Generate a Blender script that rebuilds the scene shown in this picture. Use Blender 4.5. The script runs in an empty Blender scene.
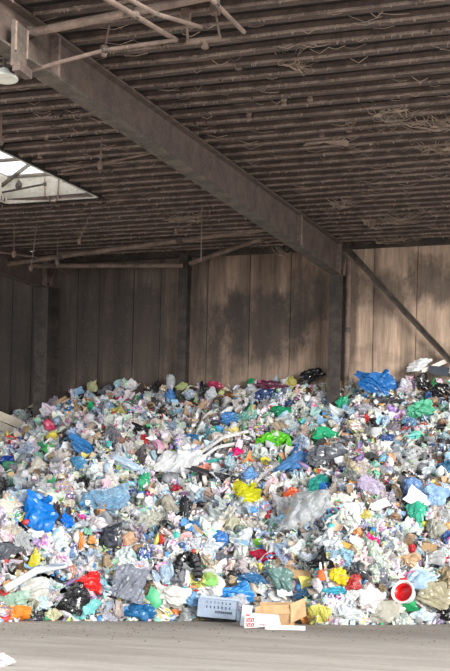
import bpy, bmesh, math, random
import numpy as np
from mathutils import Vector, Matrix, Euler

# ------------------------------------------------------------------ camera, sky, exposure
SC = bpy.context.scene
COL = SC.collection
EYE = Vector((0.0, 0.0, 1.9))
F = 1200.0                 # focal length in pixels of the 450 x 671 frame
YH = 530.0                 # image row of the horizon at the middle column
YAW = math.radians(18.4)   # the camera looks this far to the left of the wall's normal
ROLL = 0.026
cam_d = bpy.data.cameras.new('camera')
cam_d.sensor_fit = 'VERTICAL'
cam_d.sensor_height = 24.0
cam_d.lens = F / 671.0 * 24.0
cam_d.shift_y = (YH - 335.5) / 671.0
cam_d.clip_end = 500
cam = bpy.data.objects.new('camera', cam_d)
COL.objects.link(cam)
cam.location = EYE
cam.rotation_euler = (Matrix.Rotation(YAW, 3, 'Z') @ Matrix.Rotation(math.pi / 2, 3, 'X') @ Matrix.Rotation(ROLL, 3, 'Z')).to_euler()
SC.camera = cam

world = bpy.data.worlds.new('overcast_sky')
SC.world = world
world.use_nodes = True
bgn = world.node_tree.nodes['Background']
bgn.inputs['Color'].default_value = (0.94, 0.97, 1.0, 1)
bgn.inputs['Strength'].default_value = 0.9
SC.view_settings.view_transform = 'Standard'
SC.view_settings.look = 'None'
SC.view_settings.gamma = 1.0
SC.view_settings.use_curve_mapping = False
SC.view_settings.exposure = 1.42
sun_d = bpy.data.lights.new('hazy_sun', 'SUN')
sun_d.energy = 1.5
sun_d.angle = math.radians(25)
sun_d.color = (1.0, 0.95, 0.88)
sun = bpy.data.objects.new('hazy_sun', sun_d)
COL.objects.link(sun)
sun.rotation_euler = Vector((-0.72, 0.60, -0.20)).to_track_quat('-Z', 'Y').to_euler()
sun.location = (-10, -20, 12)

rng = np.random.default_rng(7)
random.seed(7)

# ------------------------------------------------------------------ pixel geometry
R3 = np.array(cam.rotation_euler.to_matrix())
def ray(px, py):
    d = np.array([(px - 225.0) / F, (YH - py) / F, -1.0])
    return R3 @ d                      # its length along the view axis is 1
YW = 30.4                              # the back wall's plane
SL = 0.07
def zroof(y): return 9.42 - SL * (YW - y)
E = np.array(EYE)
def at_y(px, py, Y):                   # point where the ray meets the plane y = Y
    d = ray(px, py); return E + d * (Y / d[1])
def at_roof(px, py, off=0.0):
    d = ray(px, py)
    # 1.9 + t dz = 9.42 - off - SL*(YW - t dy)
    t = (9.42 - off - SL * YW - EYE.z) / (d[2] - SL * d[1]); return E + d * t
def at_floor(px, py, z=0.0):
    d = ray(px, py); return E + d * ((z - EYE.z) / d[2])
def at_x(px, py, X):
    d = ray(px, py); return E + d * (X / d[0])
def project(p):
    q = R3.T @ (np.asarray(p) - E)
    return 225 + F * q[0] / -q[2], YH - F * q[1] / -q[2], -q[2]

# ------------------------------------------------------------------ materials
def nt(name):
    m = bpy.data.materials.new(name); m.use_nodes = True
    n = m.node_tree; b = n.nodes['Principled BSDF']
    return m, n, b
def node(n, t, **kw):
    x = n.nodes.new(t)
    for k, v in kw.items():
        if k in x.inputs.keys(): x.inputs[k].default_value = v
        else: setattr(x, k, v)
    return x
def ramp(n, stops, interp='LINEAR'):
    r = n.nodes.new('ShaderNodeValToRGB'); e = r.color_ramp; e.interpolation = interp
    while len(e.elements) < len(stops): e.elements.new(0.5)
    for el, (p, c) in zip(e.elements, stops):
        el.position = p; el.color = (*c, 1) if len(c) == 3 else c
    return r
def mixc(n, fac, a, b, mode='MIX'):
    x = n.nodes.new('ShaderNodeMix'); x.data_type = 'RGBA'; x.blend_type = mode
    for s, v in ((0, fac), (6, a), (7, b)):
        if hasattr(v, 'is_output'): n.links.new(v, x.inputs[s])
        else: x.inputs[s].default_value = v if s == 0 else (*v[:3], 1)
    return x.outputs[2]
def math_(n, op, a, b=None):
    x = n.nodes.new('ShaderNodeMath'); x.operation = op
    for i, v in enumerate((a, b)):
        if v is None: continue
        if hasattr(v, 'is_output'): n.links.new(v, x.inputs[i])
        else: x.inputs[i].default_value = v
    return x.outputs[0]
def noise(n, vec, scale, detail=4, rough=0.6, mul=None):
    if mul is not None:
        mp = n.nodes.new('ShaderNodeMapping'); mp.inputs['Scale'].default_value = mul
        n.links.new(vec, mp.inputs['Vector']); vec = mp.outputs[0]
    x = n.nodes.new('ShaderNodeTexNoise'); x.inputs['Scale'].default_value = scale
    x.inputs['Detail'].default_value = detail; x.inputs['Roughness'].default_value = rough
    n.links.new(vec, x.inputs['Vector']); return x.outputs['Fac']
def bump(n, b, h, dist, strength=0.6):
    x = n.nodes.new('ShaderNodeBump'); x.inputs['Strength'].default_value = strength; x.inputs['Distance'].default_value = dist
    n.links.new(h, x.inputs['Height']); n.links.new(x.outputs[0], b.inputs['Normal'])
def wpos(n): return n.nodes.new('ShaderNodeNewGeometry').outputs['Position']

# concrete wall: soot runs, brown stain, pale drips
def make_wall_mat():
    m, n, b = nt('stained_concrete')
    P = wpos(n)
    oi = n.nodes.new('ShaderNodeObjectInfo')
    streak = noise(n, P, 1.0, 5, 0.65, (2.6, 1, 0.16))
    fine = noise(n, P, 1.0, 5, 0.7, (9, 1, 1.1))
    blot = noise(n, P, 1.0, 5, 0.6, (0.33, 1, 0.5))
    speck = noise(n, P, 14.0, 3, 0.7); mid = noise(n, P, 1.0, 6, 0.7, (1.6, 1, .9))
    c = mixc(n, 1.0, oi.outputs['Color'], ramp_of(n, streak, [(0.28, (.36, .35, .34)), (0.5, (.85, .84, .83)), (0.70, (1.5, 1.45, 1.4))]), 'MULTIPLY')
    c = mixc(n, 1.0, c, ramp_of(n, fine, [(0.3, (.72, .72, .72)), (0.7, (1.22, 1.2, 1.18))]), 'MULTIPLY')
    c = mixc(n, ramp_of(n, blot, [(0.50, (0, 0, 0)), (0.66, (.8, .8, .8))]), c, (.045, .038, .034))
    sx = n.nodes.new('ShaderNodeSeparateXYZ'); n.links.new(P, sx.inputs[0])
    for (px, py, rx, rz, k) in ((262, 325, 1.5, .95, .8), (222, 335, .8, 1.2, .8), (305, 300, .8, .9, .7), (140, 335, 1.2, 1.4, .75), (85, 350, .9, 1.3, .6), (15, 340, 1.0, 1.3, .5), (432, 282, .8, .75, .75), (385, 292, .9, .6, .6), (352, 320, .18, 2.2, .6)):
        q = at_y(px, py, YW)
        dx = math_(n, 'POWER', math_(n, 'ABSOLUTE', math_(n, 'DIVIDE', math_(n, 'SUBTRACT', sx.outputs['X'], q[0]), rx)), 2); dz = math_(n, 'POWER', math_(n, 'ABSOLUTE', math_(n, 'DIVIDE', math_(n, 'SUBTRACT', sx.outputs['Z'], q[2]), rz)), 2)
        d = math_(n, 'ADD', math_(n, 'ADD', dx, dz), math_(n, 'MULTIPLY', math_(n, 'SUBTRACT', mid, .5), 4.5))
        st = n.nodes.new('ShaderNodeMapRange'); n.links.new(d, st.inputs[0])
        for i, v in zip((1, 2, 3, 4), (.25, 1.3, k, 0)): st.inputs[i].default_value = v
        c = mixc(n, st.outputs[0], c, (.055, .045, .04))
    # scraped, paler foot of the wall where the loader works
    hz = math_(n, 'ADD', sx.outputs['Z'], math_(n, 'MULTIPLY', math_(n, 'SUBTRACT', blot, 0.5), 2.0))
    mr = n.nodes.new('ShaderNodeMapRange'); n.links.new(hz, mr.inputs[0])
    for i, v in zip((1, 2, 3, 4), (5.7, 6.5, 0.55, 0.0)): mr.inputs[i].default_value = v
    mx = n.nodes.new('ShaderNodeMapRange'); n.links.new(sx.outputs['X'], mx.inputs[0])
    for i, v in zip((1, 2, 3, 4), (-11.5, -8.5, 0.0, 1.0)): mx.inputs[i].default_value = v
    c = mixc(n, math_(n, 'MULTIPLY', math_(n, 'MULTIPLY', mr.outputs[0], mx.outputs[0]), ramp_of(n, fine, [(0.35, (.3, .3, .3)), (0.65, (1, 1, 1))])), c, (.50, .40, .31))
    c = mixc(n, ramp_of(n, speck, [(0.60, (0, 0, 0)), (0.80, (.3, .3, .3))]), c, (.36, .29, .24))
    n.links.new(c, b.inputs['Base Color']); b.inputs['Roughness'].default_value = 0.92
    bump(n, b, fine, 0.03)
    return m
def ramp_of(n, fac, stops, interp='LINEAR'):
    r = ramp(n, stops, interp); n.links.new(fac, r.inputs[0]); return r.outputs[0]

def make_floor_mat():
    m, n, b = nt('worn_concrete_floor')
    P = wpos(n)
    big = noise(n, P, 1.0, 5, 0.6, (0.20, 0.55, 1)); st = noise(n, P, 1.0, 6, 0.65, (0.45, 2.3, 1)); fine = noise(n, P, 9.0, 5, 0.7)
    c = ramp_of(n, st, [(0.28, (.35, .295, .245)), (0.5, (.55, .485, .42)), (0.72, (.66, .60, .535))])
    c = mixc(n, ramp_of(n, big, [(0.38, (.9, .9, .9)), (0.56, (0, 0, 0))]), c, (.40, .345, .29))
    c = mixc(n, 0.3, c, ramp_of(n, fine, [(0.3, (.22, .20, .18)), (0.7, (.52, .49, .46))]))
    sx = n.nodes.new('ShaderNodeSeparateXYZ'); n.links.new(P, sx.inputs[0])
    mr = n.nodes.new('ShaderNodeMapRange'); n.links.new(math_(n, 'ADD', sx.outputs['Y'], math_(n, 'MULTIPLY', st, 3.0)), mr.inputs[0])
    for i, v in zip((1, 2, 3, 4), (22.5, 24.0, 0.0, 0.6)): mr.inputs[i].default_value = v
    c = mixc(n, mr.outputs[0], c, (.16, .135, .115))      # seepage along the foot of the heap
    n.links.new(c, b.inputs['Base Color']); b.inputs['Roughness'].default_value = 0.85
    bump(n, b, fine, 0.02, 0.4)
    return m

def make_steel(name, base, dust, cut=0.5):
    m, n, b = nt(name)
    P = wpos(n)
    a = noise(n, P, 3.0, 6, 0.7); f = noise(n, P, 22.0, 4, 0.7)
    c = mixc(n, ramp_of(n, a, [(cut - .12, (0, 0, 0)), (cut + .15, (1, 1, 1))]), base, dust)
    c = mixc(n, ramp_of(n, f, [(0.56, (0, 0, 0)), (0.72, (.5, .5, .5))]), c, tuple(min(1, v * 1.8) for v in dust))
    n.links.new(c, b.inputs['Base Color']); b.inputs['Roughness'].default_value = 0.8
    bump(n, b, f, 0.02, 0.5)
    return m

def obj_color_mat(name, rough=0.35, translucent=0.0, clear=0.0, print_=0.0, metal=0.0, var=0.25, sheen=0.5, print_scale=5.0):
    m, n, b = nt(name)
    oi = n.nodes.new('ShaderNodeObjectInfo'); tc = n.nodes.new('ShaderNodeTexCoord')
    off = n.nodes.new('ShaderNodeVectorMath'); off.operation = 'ADD'
    cx = n.nodes.new('ShaderNodeCombineXYZ')
    for i in range(3): n.links.new(math_(n, 'MULTIPLY', oi.outputs['Random'], 37.0 + 11 * i), cx.inputs[i])
    n.links.new(tc.outputs['Object'], off.inputs[0]); n.links.new(cx.outputs[0], off.inputs[1])
    v = off.outputs[0]
    f = noise(n, v, 7.0, 4, 0.6)
    c = mixc(n, 1.0, oi.outputs['Color'], ramp_of(n, f, [(0.3, (1 - var,) * 3), (0.7, (1 + var * .6,) * 3)]), 'MULTIPLY')
    if print_:
        vo = n.nodes.new('ShaderNodeTexVoronoi'); vo.inputs['Scale'].default_value = print_scale; n.links.new(v, vo.inputs['Vector'])
        hs = n.nodes.new('ShaderNodeSeparateColor'); n.links.new(vo.outputs['Color'], hs.inputs[0])
        hue = n.nodes.new('ShaderNodeCombineColor'); hue.mode = 'HSV'
        n.links.new(math_(n, 'FRACT', math_(n, 'ADD', math_(n, 'MULTIPLY', oi.outputs['Random'], 7.31), math_(n, 'MULTIPLY', hs.outputs[1], 0.25))), hue.inputs[0])
        hue.inputs[1].default_value = 0.72; hue.inputs[2].default_value = 0.62
        c = mixc(n, ramp_of(n, hs.outputs[0], [(0.0, (0, 0, 0)), (1 - print_, (1, 1, 1))], 'CONSTANT'), c, hue.outputs[0])
        c = mixc(n, ramp_of(n, hs.outputs[2], [(0.0, (0, 0, 0)), (0.82, (1, 1, 1))], 'CONSTANT'), c, (.86, .86, .86))
    n.links.new(c, b.inputs['Base Color']); b.inputs['Roughness'].default_value = rough; b.inputs['Metallic'].default_value = metal
    b.inputs['Specular IOR Level'].default_value = sheen
    bump(n, b, noise(n, v, 5.0, 3, 0.6), 0.05, 0.35)
    out = n.nodes['Material Output']; sh = b.outputs[0]
    if translucent:
        t = n.nodes.new('ShaderNodeBsdfTranslucent'); n.links.new(c, t.inputs[0])
        x = n.nodes.new('ShaderNodeMixShader'); x.inputs[0].default_value = translucent
        n.links.new(sh, x.inputs[1]); n.links.new(t.outputs[0], x.inputs[2]); sh = x.outputs[0]
    if clear:
        t = n.nodes.new('ShaderNodeBsdfTransparent'); x = n.nodes.new('ShaderNodeMixShader'); x.inputs[0].default_value = clear
        n.links.new(sh, x.inputs[1]); n.links.new(t.outputs[0], x.inputs[2]); sh = x.outputs[0]
    n.links.new(sh, out.inputs[0])
    return m

def attr_mat(name, rough=0.5):
    m, n, b = nt(name)
    a = n.nodes.new('ShaderNodeAttribute'); a.attribute_name = 'tint'
    n.links.new(a.outputs['Color'], b.inputs['Base Color']); b.inputs['Roughness'].default_value = rough
    return m

M = {}
M['wall'] = make_wall_mat()
M['floor'] = make_floor_mat()
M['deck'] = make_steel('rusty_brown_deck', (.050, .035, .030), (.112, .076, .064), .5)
M['void'] = make_steel('shade_black_void', (.018, .015, .014), (.03, .025, .022), .5)  # near-black colour paints the shade in the void above the rib gaps
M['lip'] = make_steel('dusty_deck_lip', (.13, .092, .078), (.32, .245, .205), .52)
M['rafter'] = make_steel('brown_painted_steel', (.085, .060, .050), (.15, .108, .09), .5)
M['dark_steel'] = make_steel('dark_sooty_steel', (.036, .030, .027), (.09, .072, .06), .55)
M['pipe'] = make_steel('dusty_pipe', (.135, .096, .078), (.26, .187, .15), .5)
M['brace'] = make_steel('grey_brown_angle_steel', (.06, .05, .042), (.15, .12, .095), .5)
M['web'] = make_steel('dusty_cobweb', (.26, .20, .16), (.36, .28, .22), .5)
M['bag'] = obj_color_mat('soft_bag_plastic', 0.24, 0.22)
M['film'] = obj_color_mat('thin_clear_film', 0.16, 0.25, 0.22, var=.2)
M['print'] = obj_color_mat('printed_wrapper', 0.32, 0.1, 0, 0.45)
M['print_bag'] = obj_color_mat('printed_bag_plastic', 0.33, 0.2, 0, 0.22, print_scale=3.5)
M['hard'] = obj_color_mat('moulded_plastic', 0.28, var=.1)
M['paper'] = obj_color_mat('crumpled_paper', 0.8, 0.1, 0, 0.12, print_scale=4)
M['card'] = obj_color_mat('corrugated_cardboard', 0.85, var=.18)
M['carton'] = obj_color_mat('printed_carton', 0.5, 0, 0, 0.3, print_scale=3)
M['metal'] = obj_color_mat('crushed_tin', 0.3, metal=.8, print_=.25)
M['clearhard'] = obj_color_mat('clear_bottle_plastic', 0.12, 0.2, 0.3, var=.1)
M['black'] = obj_color_mat('black_bag_plastic', 0.18, 0.0, sheen=.7)
M['litter'] = attr_mat('mixed_small_litter', 0.45)

# ------------------------------------------------------------------ mesh helpers
def mesh_np(name, v, f, mat=None, smooth=False):
    me = bpy.data.meshes.new(name)
    me.from_pydata([tuple(x) for x in v], [], [tuple(int(i) for i in x) for x in f])
    me.validate(); me.update()
    if mat is not None: me.materials.append(mat)
    if smooth: me.polygons.foreach_set('use_smooth', [True] * len(me.polygons))
    return me
def link(name, me, parent=None, loc=(0, 0, 0), color=None, kind=None):
    o = bpy.data.objects.new(name, me); COL.objects.link(o); o.location = loc
    if parent is not None: o.parent = parent
    if color is not None: o.color = (*color, 1)
    if kind: o['kind'] = kind
    return o
def empty(name, loc=(0, 0, 0)):
    o = bpy.data.objects.new(name, None); COL.objects.link(o); o.location = loc; return o
def tag(o, label, cat, group=None, kind=None):
    o['label'] = label; o['category'] = cat
    if group: o['group'] = group
    if kind: o['kind'] = kind
    return o
BOXF = [(0, 3, 2, 1), (4, 5, 6, 7), (0, 1, 5, 4), (1, 2, 6, 5), (2, 3, 7, 6), (3, 0, 4, 7)]
def hexa(a, b):                       # two quads of four corners
    return [tuple(x) for x in a] + [tuple(x) for x in b], [tuple(q) for q in BOXF]
class MB:
    def __init__(s): s.v = []; s.f = []
    def add(s, v, f):
        o = len(s.v); s.v += [tuple(x) for x in v]; s.f += [tuple(i + o for i in q) for q in f]; return s
    def box(s, a, b):
        (x0, y0, z0), (x1, y1, z1) = a, b
        return s.add(*hexa([(x0, y0, z0), (x1, y0, z0), (x1, y1, z0), (x0, y1, z0)], [(x0, y0, z1), (x1, y0, z1), (x1, y1, z1), (x0, y1, z1)]))
    def bar(s, p, q, w, h, up=(0, 0, 1)):    # a straight bar of width w (sideways) and height h
        p = Vector(p); q = Vector(q); d = (q - p).normalized(); side = d.cross(Vector(up)).normalized(); u = side.cross(d).normalized()
        c = [(-w / 2, -h / 2), (w / 2, -h / 2), (w / 2, h / 2), (-w / 2, h / 2)]
        return s.add(*hexa([p + side * a + u * b for a, b in c], [q + side * a + u * b for a, b in c]))
    def tube(s, pts, r, n=8, cap=True):
        pts = [Vector(p) for p in pts]; rs = r if hasattr(r, '__len__') else [r] * len(pts)
        v = []; f = []; prev = None
        for i, p in enumerate(pts):
            d = (pts[min(i + 1, len(pts) - 1)] - pts[max(i - 1, 0)]).normalized()
            if prev is None: a = d.orthogonal().normalized()
            else: a = (prev - d * prev.dot(d)).normalized()
            prev = a; b = d.cross(a)
            for k in range(n):
                t = 2 * math.pi * k / n; v.append(p + a * (rs[i] * math.cos(t)) + b * (rs[i] * math.sin(t)))
        for i in range(len(pts) - 1):
            for k in range(n):
                f.append((i * n + k, i * n + (k + 1) % n, (i + 1) * n + (k + 1) % n, (i + 1) * n + k))
        if cap: f += [tuple(range(n))[::-1], tuple(range((len(pts) - 1) * n, len(pts) * n))]
        return s.add(v, f)
    def lathe(s, prof, n=14, axis='Z', closed=False):
        v = []; f = []
        for r, z in prof:
            for k in range(n):
                t = 2 * math.pi * k / n; v.append((r * math.cos(t), r * math.sin(t), z))
        for i in range(len(prof) - 1):
            for k in range(n): f.append((i * n + k, i * n + (k + 1) % n, (i + 1) * n + (k + 1) % n, (i + 1) * n + k))
        return s.add(v, f)
    def mesh(s, name, mat, smooth=False): return mesh_np(name, s.v, s.f, mat, smooth)
    def build(s, name, mat, parent=None, loc=(0, 0, 0), color=None, kind=None, smooth=False):
        l = Vector(loc)
        if parent is None and not any(loc):
            c = np.array(s.v); base = np.array([(c[:, 0].min() + c[:, 0].max()) / 2, (c[:, 1].min() + c[:, 1].max()) / 2, c[:, 2].min()])
            s.v = [tuple(x) for x in c - base]; l = Vector(base)
        return link(name, s.mesh(name, mat, smooth), parent, l, color, kind)

_ico = {}
def ico(sub):
    if sub not in _ico:
        bm = bmesh.new(); bmesh.ops.create_icosphere(bm, subdivisions=sub, radius=1)
        bm.verts.ensure_lookup_table()
        _ico[sub] = (np.array([v.co[:] for v in bm.verts]), [tuple(v.index for v in f.verts) for f in bm.faces]); bm.free()
    return _ico[sub]
def unit(r, n): 
    d = r.normal(size=(n, 3)); return d / np.linalg.norm(d, axis=1)[:, None]
def crumple(seed, sub=3, planes=14, amp=0.16, kmax=13):
    """A crushed bag: planes press facets into a ball, long pleats and sharp creases run over it."""
    r = np.random.default_rng(seed); v0, f = ico(sub); p = v0.copy()
    for nrm, c in zip(unit(r, planes), r.uniform(.42, .9, planes)):
        o = p @ nrm - c; m = o > 0; p[m] -= np.outer(o[m] * .92, nrm)
    main = unit(r, 1)[0]
    for i in range(3):                                     # pleats that run the same way
        nrm = main + .35 * unit(r, 1)[0]; k = r.uniform(4, kmax * .8); wv_ = unit(r, 1)[0]
        w = np.abs(np.sin(v0 @ nrm * k + r.uniform(0, 6.28) + 1.1 * np.sin(v0 @ wv_ * 2.2)))
        p += v0 * ((w ** .8 - .62) * amp * 1.9 / k ** .5)[:, None]
    for i in range(4):                                     # single sharp dents
        nrm = unit(r, 1)[0]; c = r.uniform(-.5, .5); d = np.abs(v0 @ nrm - c + .12 * np.sin(v0 @ unit(r, 1)[0] * 4))
        p -= v0 * (np.clip(1 - d / .22, 0, 1) * amp * r.uniform(.4, 1.1))[:, None]
    for i in range(4):                                     # pulled-out corners
        nrm = unit(r, 1)[0]; w = np.clip(v0 @ nrm, 0, 1) ** 12; p += np.outer(w * r.uniform(.1, .55), nrm)
    lo, hi = p.min(0), p.max(0)
    return (p - (lo + hi) / 2) / ((hi - lo) / 2), f
def sheet(seed, n=13, fold=0.16, ragged=0.16, curl=0.35, m=None, k0=2, k1=9):
    """A crumpled sheet in the XZ plane, folds standing out along -Y."""
    r = np.random.default_rng(seed); m = m or n
    u, w = np.meshgrid(np.linspace(-1, 1, n), np.linspace(-1, 1, m), indexing='ij'); u0, w0 = u.ravel(), w.ravel()
    a = np.arctan2(w0, u0); rim = np.ones_like(a)
    for k in range(2, 8): rim += ragged * r.normal() / k ** .6 * np.cos(k * a + r.uniform(0, 6.28))
    x, z = u0 * rim, w0 * rim
    y = curl * (r.normal() * u0 ** 2 + r.normal() * w0 ** 2 + r.normal() * u0 * w0)
    for i in range(7):
        k = r.uniform(k0, k1); t = r.uniform(0, 6.28)
        s = np.abs(np.sin((u0 * np.cos(t) + w0 * np.sin(t)) * k + r.uniform(0, 6.28) + .8 * np.sin(3 * u0 * np.sin(t) + 2 * w0)))
        y -= fold * 2.4 / k ** .7 * s; x += .05 * s * np.cos(t); z += .05 * s * np.sin(t)
    v = np.stack([x, y - y.mean(), z], 1)
    f = [(i * m + j, (i + 1) * m + j, (i + 1) * m + j + 1, i * m + j + 1) for i in range(n - 1) for j in range(m - 1)]
    return v, f
def pouch(seed, n=11, m=8):
    """A half-full printed packet: pillow shape with flat crimped ends."""
    r = np.random.default_rng(seed); v = []; f = []
    for s in (-1, 1):
        for i in range(n):
            for j in range(m):
                u, w = -1 + 2 * i / (n - 1), -1 + 2 * j / (m - 1)
                t = max(0, 1 - abs(u) ** 3) * (1 - abs(w) ** 2.2)
                y = s * .42 * t * (1 + .35 * math.sin(5 * u + seed) * math.cos(4 * w + seed)) + .18 * math.sin(2.2 * u + seed) + s * .015
                v.append((u, y, w * .62 * (1 - .12 * abs(u) ** 4 + .06 * math.sin(9 * w + 3 * u + seed))))
    for s in range(2):
        o = s * n * m
        for i in range(n - 1):
            for j in range(m - 1):
                q = (o + i * m + j, o + (i + 1) * m + j, o + (i + 1) * m + j + 1, o + i * m + j + 1); f.append(q if s == 0 else q[::-1])
    rim = [i * m for i in range(n)] + [(n - 1) * m + j for j in range(1, m)] + [i * m + m - 1 for i in range(n - 2, -1, -1)] + [j for j in range(m - 2, 0, -1)]
    for a, b in zip(rim, rim[1:] + rim[:1]): f.append((a, a + n * m, b + n * m, b))
    v = np.array(v); v += r.normal(size=(1, 3)) * 0
    return v, f
def bottle_v(seed, n=10):
    r = np.random.default_rng(seed); b = MB()
    nk = r.uniform(.6, .75)
    b.lathe([(.02, -1), (.26, -1), (.31, -.93), (.31, -.4), (.28, -.33), (.31, -.25), (.31, nk - .35), (.2, nk), (.11, nk + .12), (.11, .86), (.02, .86)], n)
    v = np.array(b.v); k = r.uniform(0, 6.28)
    v[:, 0] *= 1 - .35 * np.exp(-((v[:, 2] - r.uniform(-.6, .3)) / .35) ** 2)      # a crushed waist
    v[:, 0] += .12 * np.sin(v[:, 2] * 2 + k)
    c = MB(); c.lathe([(.0, .98), (.13, .98), (.14, .95), (.14, .80), (.1, .80)], n)
    cv = np.array(c.v); cv[:, 0] += .12 * math.sin(.9 * 2 + k)
    return v, b.f, cv, c.f
def tub_v(seed, n=14):
    r = np.random.default_rng(seed); h = r.uniform(.7, 1.3); t = r.uniform(.62, .82); b = MB()
    b.lathe([(.0, -h * .5), (t, -h * .5), (.93, h * .44), (1.0, h * .44), (1.0, h * .5), (.9, h * .5), (t - .06, -h * .44), (0, -h * .44)], n)
    v = np.array(b.v); v[:, 0] *= 1 - .2 * r.random() * (v[:, 2] > 0)
    return v, b.f
def tray_v(seed):
    r = np.random.default_rng(seed); b = MB(); rings = []
    asp = r.uniform(.6, .85)
    for (sx, z) in ((1.0, .0), (1.0, .05), (.9, .05), (.8, -.22), (.0, -.22)):
        ring = []
        for k in range(16):
            t = 2 * math.pi * (k + .5) / 16; c, s = math.cos(t), math.sin(t); e = .42
            ring.append((sx * math.copysign(abs(c) ** e, c), z, asp * sx * math.copysign(abs(s) ** e, s)))
        rings.append(ring)
    v = [p for q in rings for p in q]
    f = [(i * 16 + k, i * 16 + (k + 1) % 16, (i + 1) * 16 + (k + 1) % 16, (i + 1) * 16 + k) for i in range(4) for k in range(16)]
    v = np.array(v); v[:, 1] += .1 * np.sin(v[:, 0] * 2 + seed); v[:, 1] *= -1
    return v, f
def carton_v(seed):
    r = np.random.default_rng(seed); a = np.array([1, r.uniform(.3, .55), r.uniform(.55, .8)])
    b = MB(); c = [(-1, -1), (1, -1), (1, 1), (-1, 1)]; nz = 4
    v = []; f = []
    for i in range(nz + 1):
        z = -1 + 2 * i / nz
        for x, y in c: v.append((z * a[0] + r.normal() * .03, y * a[1] * (1 - .25 * r.random() * (0 < i < nz)) + r.normal() * .04, x * a[2] + r.normal() * .04))
    for i in range(nz):
        for k in range(4): f.append((i * 4 + k, i * 4 + (k + 1) % 4, (i + 1) * 4 + (k + 1) % 4, (i + 1) * 4 + k))
    f.append((3, 2, 1, 0)); n0 = len(v)
    # open end flaps
    for k in range(4):
        p, q = np.array(v[nz * 4 + k]), np.array(v[nz * 4 + (k + 1) % 4]); out = (p + q) / 2 * np.array([0, 1, 1]); out = out / (np.linalg.norm(out) + 1e-6)
        e = np.array([.25, 0, 0]) + out * .3; v += [tuple(p + e), tuple(q + e)]; f.append((nz * 4 + k, nz * 4 + (k + 1) % 4, n0 + 1, n0)); n0 += 2
    return np.array(v), f
def slab_v(seed, n=5, th=.05, bend=.35):
    """A torn, bent piece of board with thickness."""
    r = np.random.default_rng(seed); v = []; f = []; m = 4; asp = r.uniform(.5, .9)
    jag = r.normal(size=(n, m)) * .07; k = r.uniform(-.4, .4); s0 = r.uniform(-bend, bend)
    for s in (-1, 1):
        for i in range(n):
            for j in range(m):
                u, w = -1 + 2 * i / (n - 1), -1 + 2 * j / (m - 1)
                e = jag[i, j] * (i in (0, n - 1) or j in (0, m - 1))
                v.append((u * (1 + e), s0 * abs(u - k) + s * th + .04 * w, w * asp * (1 + e)))
    o = n * m
    for i in range(n - 1):
        for j in range(m - 1):
            q = (i * m + j, (i + 1) * m + j, (i + 1) * m + j + 1, i * m + j + 1); f.append(q); f.append(tuple(x + o for x in q[::-1]))
    rim = [i * m for i in range(n)] + [(n - 1) * m + j for j in range(1, m)] + [i * m + m - 1 for i in range(n - 2, -1, -1)] + [j for j in range(m - 2, 0, -1)]
    for a, b in zip(rim, rim[1:] + rim[:1]): f.append((a, a + o, b + o, b))
    return np.array(v), f
def strap_v(seed, n=16):
    r = np.random.default_rng(seed); v = []; f = []; k, ph = r.uniform(1, 3), r.uniform(0, 6.28); tw = r.uniform(-2, 2)
    for i in range(n):
        u = -1 + 2 * i / (n - 1); a = tw * u
        c = np.array([u, .18 * math.sin(4 * u + ph), .3 * math.sin(k * u + ph)]); d = np.array([0, math.sin(a), math.cos(a)]) * .07
        v += [c - d, c + d]
    f = [(2 * i, 2 * i + 1, 2 * i + 3, 2 * i + 2) for i in range(n - 1)]
    return np.array(v), f
def can_v(seed, n=12):
    r = np.random.default_rng(seed); b = MB()
    b.lathe([(0, -.95), (.42, -.95), (.5, -1), (.55, -.85), (.55, .8), (.45, 1), (.4, .93), (0, .93)], n)
    v = np.array(b.v); v[:, 0] *= 1 - .4 * np.exp(-((v[:, 2] - r.uniform(-.4, .4)) / .4) ** 2); v[:, 1] += .15 * np.sin(2 * v[:, 2] + seed)
    return v, b.f

# ------------------------------------------------------------------ the setting
fl = link('floor', mesh_np('floor', [(-70, -12, 0), (70, -12, 0), (70, YW + 1, 0), (-70, YW + 1, 0)], [(0, 1, 2, 3)], M['floor'])); fl['kind'] = 'structure'

XR = at_y(335.5, 310, YW - .74)[0]             # the right-hand frame
XL = at_y(42, 320, YW - .74)[0]              # the left-hand frame
XP = at_y(186, 320, YW)[0]             # the wall post between them
# back wall of concrete panels standing edge to edge with open joints
wall = MB().box((-42, YW + .16, -.1), (XR + 11, YW + .4, 9.6)).build('wall_back', M['dark_steel']); wall['kind'] = 'structure'
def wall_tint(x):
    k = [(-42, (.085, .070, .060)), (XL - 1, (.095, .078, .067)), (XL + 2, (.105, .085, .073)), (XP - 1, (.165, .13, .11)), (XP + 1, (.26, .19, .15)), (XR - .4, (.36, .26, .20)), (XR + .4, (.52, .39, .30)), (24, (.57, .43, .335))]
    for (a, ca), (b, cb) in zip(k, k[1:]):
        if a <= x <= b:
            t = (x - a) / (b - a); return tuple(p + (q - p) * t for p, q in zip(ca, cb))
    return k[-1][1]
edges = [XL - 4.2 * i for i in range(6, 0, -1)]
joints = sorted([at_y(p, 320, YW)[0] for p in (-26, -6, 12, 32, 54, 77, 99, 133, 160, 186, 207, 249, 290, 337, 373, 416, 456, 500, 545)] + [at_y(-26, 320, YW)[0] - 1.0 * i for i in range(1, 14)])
prng = random.Random(3)
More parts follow.
